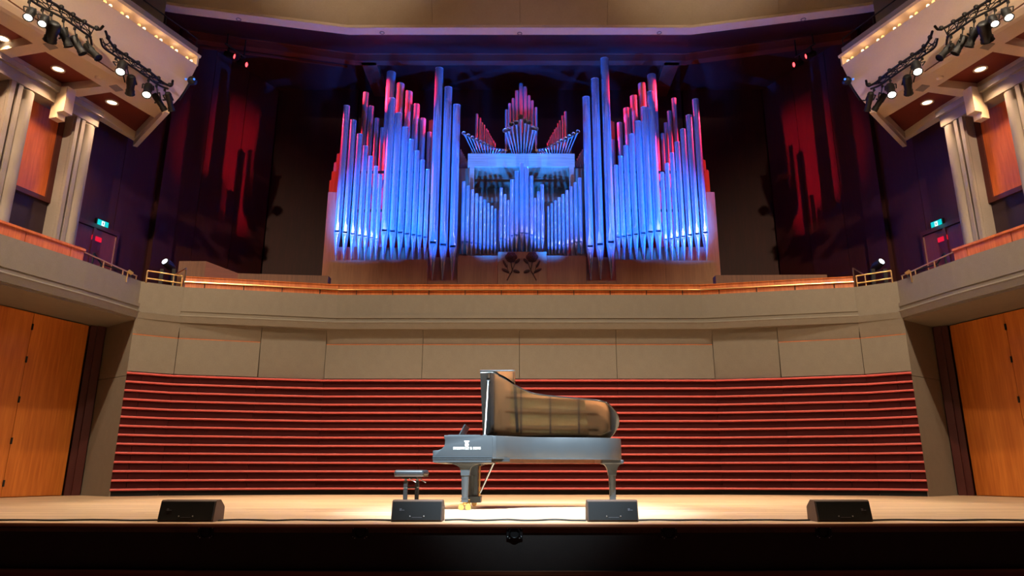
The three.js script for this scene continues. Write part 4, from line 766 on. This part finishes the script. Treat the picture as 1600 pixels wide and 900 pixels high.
// ================================================================= THE PIANO
{
  const ZS = -11.85, P = thing('grand_piano', 'black concert grand piano with raised lid in the pool of light', 'piano', [0.25, 0, -11.1]);
  const W = (x, w, y) => [x, y, ZS + w];
  const curve = [[-0.3, 1.44], [-0.18, 1.36], [-0.05, 1.24], [0.07, 1.14], [0.22, 1.05], [0.38, 1.0], [0.55, 0.965], [0.94, 0.92], [1.25, 0.875], [1.4, 0.83], [1.5, 0.75], [1.58, 0.64], [1.64, 0.48], [1.65, 0.3], [1.62, 0.14], [1.54, 0.03], [1.45, 0]];
  const sm = (pts, n) => new THREE.SplineCurve(pts.map((p) => new THREE.Vector2(...p))).getPoints(n).map((p) => [p.x, p.y]);
  const cs = sm(curve, 60);
  const rimOut = [[-0.98, 0], [-0.98, 1.53], [-0.42, 1.53], ...cs.map(([x, w]) => [x, w * 1.04 + 0.02 * (w > 0.2)])];
  // rim: outline with a hollow
  const off = (pl, d) => { const q = pl.map(([x, z]) => [x, z]), n = q.length; return q.map((p, i) => { const a = q[(i + n - 1) % n], b = q[(i + 1) % n], tx = b[0] - a[0], tz = b[1] - a[1], l = Math.hypot(tx, tz) || 1; return [p[0] + tz / l * d, p[1] - tx / l * d]; }); };
  const shape = (pl) => pl.map(([x, w]) => new THREE.Vector2(x, -(ZS + w)));
  const inner = [[-0.4, 0.07], [-0.4, 1.45], ...cs.filter((_, i) => i % 3 === 0).map(([x, w]) => [Math.min(x - 0.05 * (x > 1.2), 1.57), Math.max(0.07, w * 1.04 - 0.06)]).filter(([x, w]) => x > -0.35 && w > 0.071), [1.4, 0.07]];
  const ext = (outer, holes, y0, y1, bev = 0.006) => { const s = new THREE.Shape(shape(outer)); for (const h of holes) s.holes.push(new THREE.Path(shape(h))); const g = new THREE.ExtrudeGeometry(s, { depth: y1 - y0 - 2 * bev, bevelEnabled: bev > 0, bevelSize: bev, bevelThickness: bev, bevelSegments: 2, curveSegments: 4 }); g.rotateX(-Math.PI / 2); g.translate(0, y0 + bev, 0); return toCreasedNormals(g, 0.6); };
  const rim = part(P, 'rim', ext(rimOut, [inner, [[-0.93, 0.09], [-0.93, 1.44], [-0.45, 1.44], [-0.45, 0.09]]], 0.73, 1.035), M.ebony);
  part(rim, 'bottom_moulding', ext(rimOut.map(([x, w]) => [x, w]), [inner], 0.71, 0.732, 0.004), M.ebony);
  // arms (cheeks) with the scooped front
  for (const w of [1.43, 0]) {
    const pf = [[-0.35, 0.72], [-1.2, 0.72], [-1.2, 0.82], [-1.13, 0.825], [-1.08, 0.845], [-1.04, 0.885], [-1.03, 0.93], [-1.03, 0.98], [-1.045, 1.0], [-1.045, 1.035], [-0.35, 1.035]];
    const s = new THREE.Shape(pf.map(([x, y]) => new THREE.Vector2(x, y))), g = new THREE.ExtrudeGeometry(s, { depth: 0.112, bevelEnabled: true, bevelSize: 0.004, bevelThickness: 0.004, bevelSegments: 2 }); g.translate(0, 0, ZS + w);
    const arm = part(P, 'arm', toCreasedNormals(g, 0.5), M.ebony);
    part(arm, 'arm_moulding', [box(-0.78, 0.733, ZS + w + 0.06, 0.85, 0.012, 0.14), box(-0.78, 0.708, ZS + w + 0.06, 0.85, 0.016, 0.15), box(-0.78, 0.68, ZS + w + 0.06, 0.84, 0.036, 0.135)], M.ebony);
  }
  part(P, 'keybed', [box(-0.77, 0.685, ZS + 0.77, 0.84, 0.06, 1.42), box(-1.185, 0.745, ZS + 0.77, 0.03, 0.08, 1.4)], M.ebony);
  part(P, 'white_keys', box(-1.09, 0.765, ZS + 0.77, 0.16, 0.03, 1.23), M.ivory);
  part(P, 'black_keys', Array.from({ length: 50 }, (_, i) => i).filter((i) => ![2, 6].includes(i % 7)).map((i) => box(-1.05, 0.785, ZS + 0.18 + i * 0.0236, 0.09, 0.02, 0.011)), M.black, undefined, 'stuff');
  part(P, 'fallboard', boxBar(W(-0.99, 0.12, 0.9), W(-0.99, 1.42, 0.9), 0.02, 0.17), M.ebony);
  part(P, 'front_lid', box(-0.76, 1.042, ZS + 0.77, 0.46, 0.016, 1.54), M.ebony);
  part(P, 'music_desk', prism([W(-0.88, 0.35, 1.05), W(-0.88, 1.2, 1.05), W(-0.79, 1.2, 1.22), W(-0.79, 0.35, 1.22)], [0.018, 0, 0]), M.ebony);
  // iron plate, struts, soundboard, strings
  part(P, 'soundboard', ext(inner, [], 0.84, 0.86, 0), M.spruce);
  const plate = part(P, 'iron_plate', [ext([[-0.39, 0.08], [-0.39, 1.44], [-0.28, 1.38], [-0.2, 1.3], [-0.12, 1.22], [-0.12, 0.08]], [], 0.93, 0.96, 0), ext([[1.2, 0.08], [1.12, 0.86], [1.3, 0.8], [1.45, 0.7], [1.55, 0.45], [1.5, 0.15], [1.4, 0.08]], [], 0.91, 0.94, 0), ext([[-0.12, 0.78], [-0.12, 1.2], [0.1, 1.08], [0.4, 0.97], [0.8, 0.9], [1.12, 0.86], [1.12, 0.78], [0.5, 0.84], [0.15, 0.95]], [], 0.91, 0.935, 0)], M.gold, 'gold painted iron plate');
  for (const w of [0.22, 0.5, 0.74, 1.0]) part(plate, 'strut', boxBar(W(-0.2, w, 0.975), W(w > 0.9 ? 0.35 : 1.35, w * (w > 0.9 ? 0.98 : 0.92), 0.965), 0.045, 0.05), M.gold);
  for (const x of [0.06, 0.55, 1.03]) part(plate, 'cross_strut', boxBar(W(x, 0.1, 0.99), W(x, x < 0.2 ? 1.04 : 0.84, 0.99), 0.03, 0.03), M.oldWood);
  const strings = []; for (let i = 0; i < 70; i++) { const w = 0.12 + i * 0.0125; strings.push(bar(W(-0.14, w, 0.945), W(1.25 - Math.max(0, w - 0.75) * 3.4, w * 0.93, 0.93), 0.0025, 4)); }
  part(P, 'strings', strings, M.brass, 'strings', 'stuff');
  part(P, 'damper_row', boxBar(W(0.0, 0.12, 0.985), W(-0.06, 1.1, 0.985), 0.05, 0.03), M.black);
  // lid, hinged on the far side and propped open
  const al = 43 * Math.PI / 180, ca = Math.cos(al), sa = Math.sin(al), LY = 1.045, L3 = (x, s, h = 0) => [x, LY + s * sa + h * ca, ZS + s * ca - h * sa];
  const lidOut = [[-0.57, 0], [-0.57, 1.41], [-0.36, 1.41], [-0.3, 1.37], ...sm([[-0.3, 1.36], [-0.18, 1.28], [-0.05, 1.17], [0.07, 1.09], [0.22, 1.005], [0.38, 0.965], [0.53, 0.94], [0.94, 0.89], [1.25, 0.85], [1.38, 0.82], [1.47, 0.76], [1.55, 0.66], [1.62, 0.54], [1.65, 0.42], [1.64, 0.28], [1.58, 0.12], [1.5, 0]], 48)];
  const lid = part(P, 'lid', prism(lidOut.map(([x, s]) => L3(x, s)), [0, 0.026 * ca, -0.026 * sa]), M.ebonyGloss, 'raised lid with glossy underside');
  part(lid, 'folded_flap', prism([[-0.575, 0.02], [-0.575, 1.43], [-0.045, 1.43], [-0.045, 0.02]].map(([x, s]) => L3(x, s, 0.03)), [0, 0.024 * ca, -0.024 * sa]), M.ebonyGloss);
  part(lid, 'flap_edge', [bar(L3(-0.575, 1.43, 0.042), L3(-0.045, 1.43, 0.042), 0.014), bar(L3(-0.045, 0.4, 0.042), L3(-0.045, 1.43, 0.042), 0.014)], M.ebonyGloss);
  part(lid, 'rounded_edge', [tube(lidOut.slice(1).map(([x, q]) => L3(x, q, 0.013)), 0.0145, 160, 8)], M.ebonyGloss);
  part(lid, 'hinge', [-0.3, 0.4, 1.1].map((x) => bar(W(x - 0.05, -0.005, 1.045), W(x + 0.05, -0.005, 1.045), 0.012)), M.brass);
  part(P, 'lid_prop', [bar(W(-0.47, 1.4, 1.03), L3(-0.45, 1.28, -0.005), 0.013, 10), box(-0.47, 1.045, ZS + 1.4, 0.05, 0.03, 0.05)], M.steel, 'shiny lid prop');
  part(P, 'prop_socket', box(...L3(-0.45, 1.28, -0.008), 0.05, 0.02, 0.04), M.steel);
  // legs on brass casters
  const leg = (x, w, tw) => {
    const z = ZS + w, taper = (yt, yb, a, b) => { const g = new THREE.CylinderGeometry(a * 0.7071, b * 0.7071, yt - yb, 4); g.rotateY(Math.PI / 4); g.translate(x, (yt + yb) / 2, z); return g.toNonIndexed(); };
    const flare = new THREE.ExtrudeGeometry(new THREE.Shape(sm([[-tw, 0.655], [-tw * 0.72, 0.645], [-0.085, 0.6], [-0.062, 0.52], [-0.058, 0.48]], 16).concat(sm([[0.058, 0.48], [0.062, 0.52], [0.085, 0.6], [tw * 0.72, 0.645], [tw, 0.655]], 16)).map((p) => new THREE.Vector2(...p))), { depth: 0.12, bevelEnabled: true, bevelSize: 0.004, bevelThickness: 0.004 });
    flare.translate(x, 0, z - 0.06);
    const l = part(P, 'leg', [taper(0.655, 0.17, 0.118, 0.085).computeVertexNormals() || taper(0.655, 0.17, 0.118, 0.085), toCreasedNormals(flare, 0.5), box(x, 0.165, z, 0.105, 0.012, 0.105), box(x, 0.135, z, 0.092, 0.05, 0.092)], M.ebony);
    part(l, 'caster', [lathe([[0.022, 0.07], [0.026, 0.09], [0.024, 0.115]], [x, 0, z], [0, 1, 0], 14), box(x, 0.082, z, 0.13, 0.022, 0.05, 0.008), ...[-1, 1].flatMap((s) => [bar([x + s * 0.05, 0.042, z - 0.035], [x + s * 0.05, 0.042, z + 0.035], 0.042, 18), box(x + s * 0.05, 0.065, z - 0.045, 0.05, 0.05, 0.008), box(x + s * 0.05, 0.065, z + 0.045, 0.05, 0.05, 0.008)])], M.brass, 'brass double caster');
  };
  leg(-0.74, 1.42, 0.27); leg(-0.74, 0.16, 0.27); leg(1.5, 0.42, 0.17);
  part(P, 'leg_block', box(1.5, 0.685, ZS + 0.42, 0.34, 0.055, 0.34, 0.01), M.ebony);
  part(P, 'cross_brace', [boxBar(W(-0.3, 0.3, 0.69), W(1.35, 0.42, 0.69), 0.09, 0.06), boxBar(W(-0.3, 1.2, 0.69), W(1.2, 0.5, 0.69), 0.09, 0.06), boxBar(W(-0.3, 0.75, 0.69), W(1.0, 0.5, 0.69), 0.09, 0.06)], M.oldWood);
  part(P, 'action_block', box(-0.22, 0.695, ZS + 1.38, 0.24, 0.045, 0.12), M.black);
  // pedal lyre
  const ly = part(P, 'pedal_lyre', [boxBar(W(-0.62, 0.7, 0.15), W(-0.62, 0.7, 0.66), 0.05, 0.05), boxBar(W(-0.62, 0.9, 0.15), W(-0.62, 0.9, 0.66), 0.05, 0.05), box(-0.62, 0.64, ZS + 0.8, 0.16, 0.04, 0.34), box(-0.62, 0.13, ZS + 0.8, 0.16, 0.09, 0.36)], M.ebony);
  for (const w of [0.76, 0.8, 0.84]) part(ly, 'pedal_rod', bar(W(-0.57, w, 0.15), W(-0.57, w, 0.66), 0.011), M.brass);
  for (const w of [0.7, 0.8, 0.9]) part(ly, 'pedal', box(-0.76, 0.1, ZS + w, 0.18, 0.016, 0.045, 0.006), M.brass);
  for (const w of [0.72, 0.88]) part(ly, 'brace', bar(W(-0.56, w, 0.22), W(-0.36, w, 0.66), 0.012), M.steel);
  part(P, 'lyre_post', bar(W(-0.5, 1.36, 0.1), W(-0.5, 1.36, 0.1001), 0.001), M.brass);
  P.remove(P.children[P.children.length - 1]);
  // emblem and name on the cheek
  const font = await new FontLoader().loadAsync('fonts/droid/droid_serif_bold.typeface.json');
  const zf = ZS + 1.43 + 0.112 + 0.005, at = (px, py) => PP(px, py, [0, 0, zf], [0, 0, 1]);
  const a = at(708, 702.2), b = at(751, 702.2);
  const tg = new TextGeometry('STEINWAY & SONS', { font, size: 1, depth: 0.04, curveSegments: 3, bevelEnabled: false }); tg.computeBoundingBox();
  const sc = (b[0] - a[0]) / tg.boundingBox.max.x; tg.scale(sc, sc * 1.15, 0.05); tg.translate(a[0], a[1], zf);
  part(P, 'name_lettering', tg, M.letter, 'pale name lettering');
  const e = at(729.3, 695), lyre = [];
  lyre.push(new THREE.TorusGeometry(0.022, 0.008, 6, 20).translate(e[0], e[1], zf), bar([e[0] - 0.008, e[1], zf], [e[0] - 0.008, e[1] + 0.055, zf], 0.003, 6), bar([e[0] + 0.008, e[1], zf], [e[0] + 0.008, e[1] + 0.055, zf], 0.003, 6), bar([e[0], e[1] - 0.01, zf], [e[0], e[1] + 0.055, zf], 0.003, 6),
    tube([[e[0] - 0.01, e[1] + 0.02, zf], [e[0] - 0.02, e[1] + 0.035, zf], [e[0] - 0.034, e[1] + 0.055, zf]], 0.006, 10, 6), tube([[e[0] + 0.01, e[1] + 0.02, zf], [e[0] + 0.02, e[1] + 0.035, zf], [e[0] + 0.034, e[1] + 0.055, zf]], 0.006, 10, 6), bar([e[0] - 0.03, e[1] + 0.05, zf], [e[0] + 0.03, e[1] + 0.05, zf], 0.005, 6), new THREE.SphereGeometry(0.018, 12, 8).scale(1, 1, 0.3).translate(e[0], e[1] - 0.006, zf));
  part(P, 'lyre_emblem', lyre, M.letter, 'pale lyre emblem');
}
// ---- bench
{
  const x = -1.585, z = -10.9, B = thing('piano_bench', 'dark padded adjustable piano bench on column legs', 'bench', [x, 0, z]);
  part(B, 'seat', box(x, 0.512, z, 0.44, 0.09, 0.62, 0.04), M.leather);
  part(B, 'seat_piping', box(x, 0.468, z, 0.42, 0.02, 0.6, 0.008), M.cabinet);
  part(B, 'under_frame', box(x, 0.445, z, 0.22, 0.03, 0.5), M.blackMetal);
  for (const [dx, dz] of [[-0.055, 0.2], [0.055, -0.2]]) {
    const l = part(B, 'leg', [box(x + dx, 0.22, z + dz, 0.058, 0.36, 0.058, 0.006)], M.black);
    part(l, 'inner_column', box(x + dx, 0.405, z + dz, 0.036, 0.06, 0.036), M.steel); part(l, 'collar', box(x + dx, 0.3, z + dz, 0.062, 0.014, 0.062), M.steel);
    part(B, 'foot', box(x + dx * 0.3, 0.02, z + dz, 0.42, 0.04, 0.07, 0.008), M.black);
  }
  part(B, 'lever', [bar([x + 0.0, 0.435, z + 0.25], [x + 0.1, 0.38, z + 0.25], 0.007), bar([x + 0.1, 0.435, z - 0.1], [x + 0.2, 0.37, z - 0.1], 0.007)], M.steel);
  part(B, 'cross_bar', bar([x - 0.055, 0.3, z + 0.2], [x + 0.055, 0.3, z - 0.2], 0.012), M.blackMetal);
}
// ---- monitor loudspeakers along the stage edge
{
  const lab = ['outermost black monitor loudspeaker at the stage edge, beyond the bench',  'black monitor loudspeaker in front of the piano bench', 'black monitor loudspeaker in front of the tail of the piano', 'outermost black monitor loudspeaker at the stage edge, beyond the piano tail'];
  [[-3.555, 0.605, 0, -1], [-1.06, 0.55, 1, -1], [1.065, 0.55, 2, 1], [3.57, 0.6, 3, 1]].forEach(([x, w, li, e]) => {
    const z = -7.93, t = thing('monitor_loudspeaker', lab[li], 'loudspeaker', [x, 0, z], { group: 'monitor loudspeakers along the stage edge' });
    const pf = [[0.0, 0], [0.008, 0.012], [-0.035, 0.205], [-0.05, 0.218], [-0.15, 0.218], [-0.24, 0.16], [-0.26, 0.14], [-0.26, 0.012], [-0.25, 0]];
    const s = new THREE.Shape(pf.map(([d, y]) => new THREE.Vector2(-d, y))), g = new THREE.ExtrudeGeometry(s, { depth: w - 0.012, bevelEnabled: true, bevelSize: 0.004, bevelThickness: 0.006, bevelSegments: 2 }); g.rotateY(Math.PI / 2); g.translate(x - w / 2 + 0.006, 0.0045, z);
    part(t, 'cabinet', toCreasedNormals(g, 0.5), M.cabinet);
    const q = (px, y, o) => [x + px, y, z + 0.01 - (y - 0.012) * 0.223 + o];
    part(t, 'grille', prism([q(-w / 2 + 0.012, 0.02, 0.006), q(w / 2 - 0.012, 0.02, 0.006), q(w / 2 - 0.012, 0.206, 0.006), q(-w / 2 + 0.012, 0.206, 0.006)], [0, 0, 0.012]), M.grille, 'black metal grille');
    const ex = li === 0 ? e : e, lx = ex * (w / 2 - 0.1);
    part(t, 'emblem', [prism([q(lx - 0.012, 0.115, 0.018), q(lx + 0.01, 0.115, 0.018), q(lx + 0.01, 0.14, 0.018), q(lx - 0.012, 0.14, 0.018)], [0, 0, 0.003]), prism([q(lx + 0.015, 0.117, 0.018), q(lx + 0.04, 0.117, 0.018), q(lx + 0.04, 0.125, 0.018), q(lx + 0.015, 0.125, 0.018)], [0, 0, 0.003])], M.emblem, 'small gray maker mark');
    for (const d of [-0.07, 0.08]) { const c = q(d, 0.06, 0.02); part(t, 'screw', lathe([[0.007, 0], [0.007, 0.004], [0, 0.005]], c, [0, 0.2, 1], 10), M.steel); }
    part(t, 'port_slot', prism([q(-0.05, 0.045, 0.018), q(0.06, 0.045, 0.018), q(0.06, 0.05, 0.018), q(-0.05, 0.05, 0.018)], [0, 0, 0.002]), M.emblem);
  });
  const cl = (x0, x1, label, j) => {
    const pts = [], n = 9; for (let i = 0; i <= n; i++) { const u = i / n; pts.push([lerp(x0, x1, u), 0.011 + 0.004 * (i % 3 === 1), -8.06 + 0.035 * Math.sin(i * 1.9 + j * 2.1) + (i === 0 || i === n ? 0 : 0.015 * ((i * 7 + j) % 3 - 1))]); }
    one('stage_cable', label, 'cable', [tube(pts, 0.009, 80, 6), tube(pts.map((p, i) => [p[0], p[1] - 0.002, p[2] + 0.02 * Math.sin(i * 2.7 + j)]), 0.008, 80, 6)], M.cable, { group: 'cables along the stage edge' });
  };
  cl(-6.6, -3.87, 'black cable running off from the outermost loudspeaker on the bench side', 0); cl(-3.24, -1.35, 'black cable between the two loudspeakers on the bench side', 1);
  cl(-0.77, 0.78, 'black cable lying between the two loudspeakers in front of the piano', 2); cl(1.35, 3.25, 'black cable between the two loudspeakers on the piano tail side', 3); cl(3.88, 6.6, 'black cable running off from the outermost loudspeaker on the tail side', 4);
}
renderer.render(scene, camera);
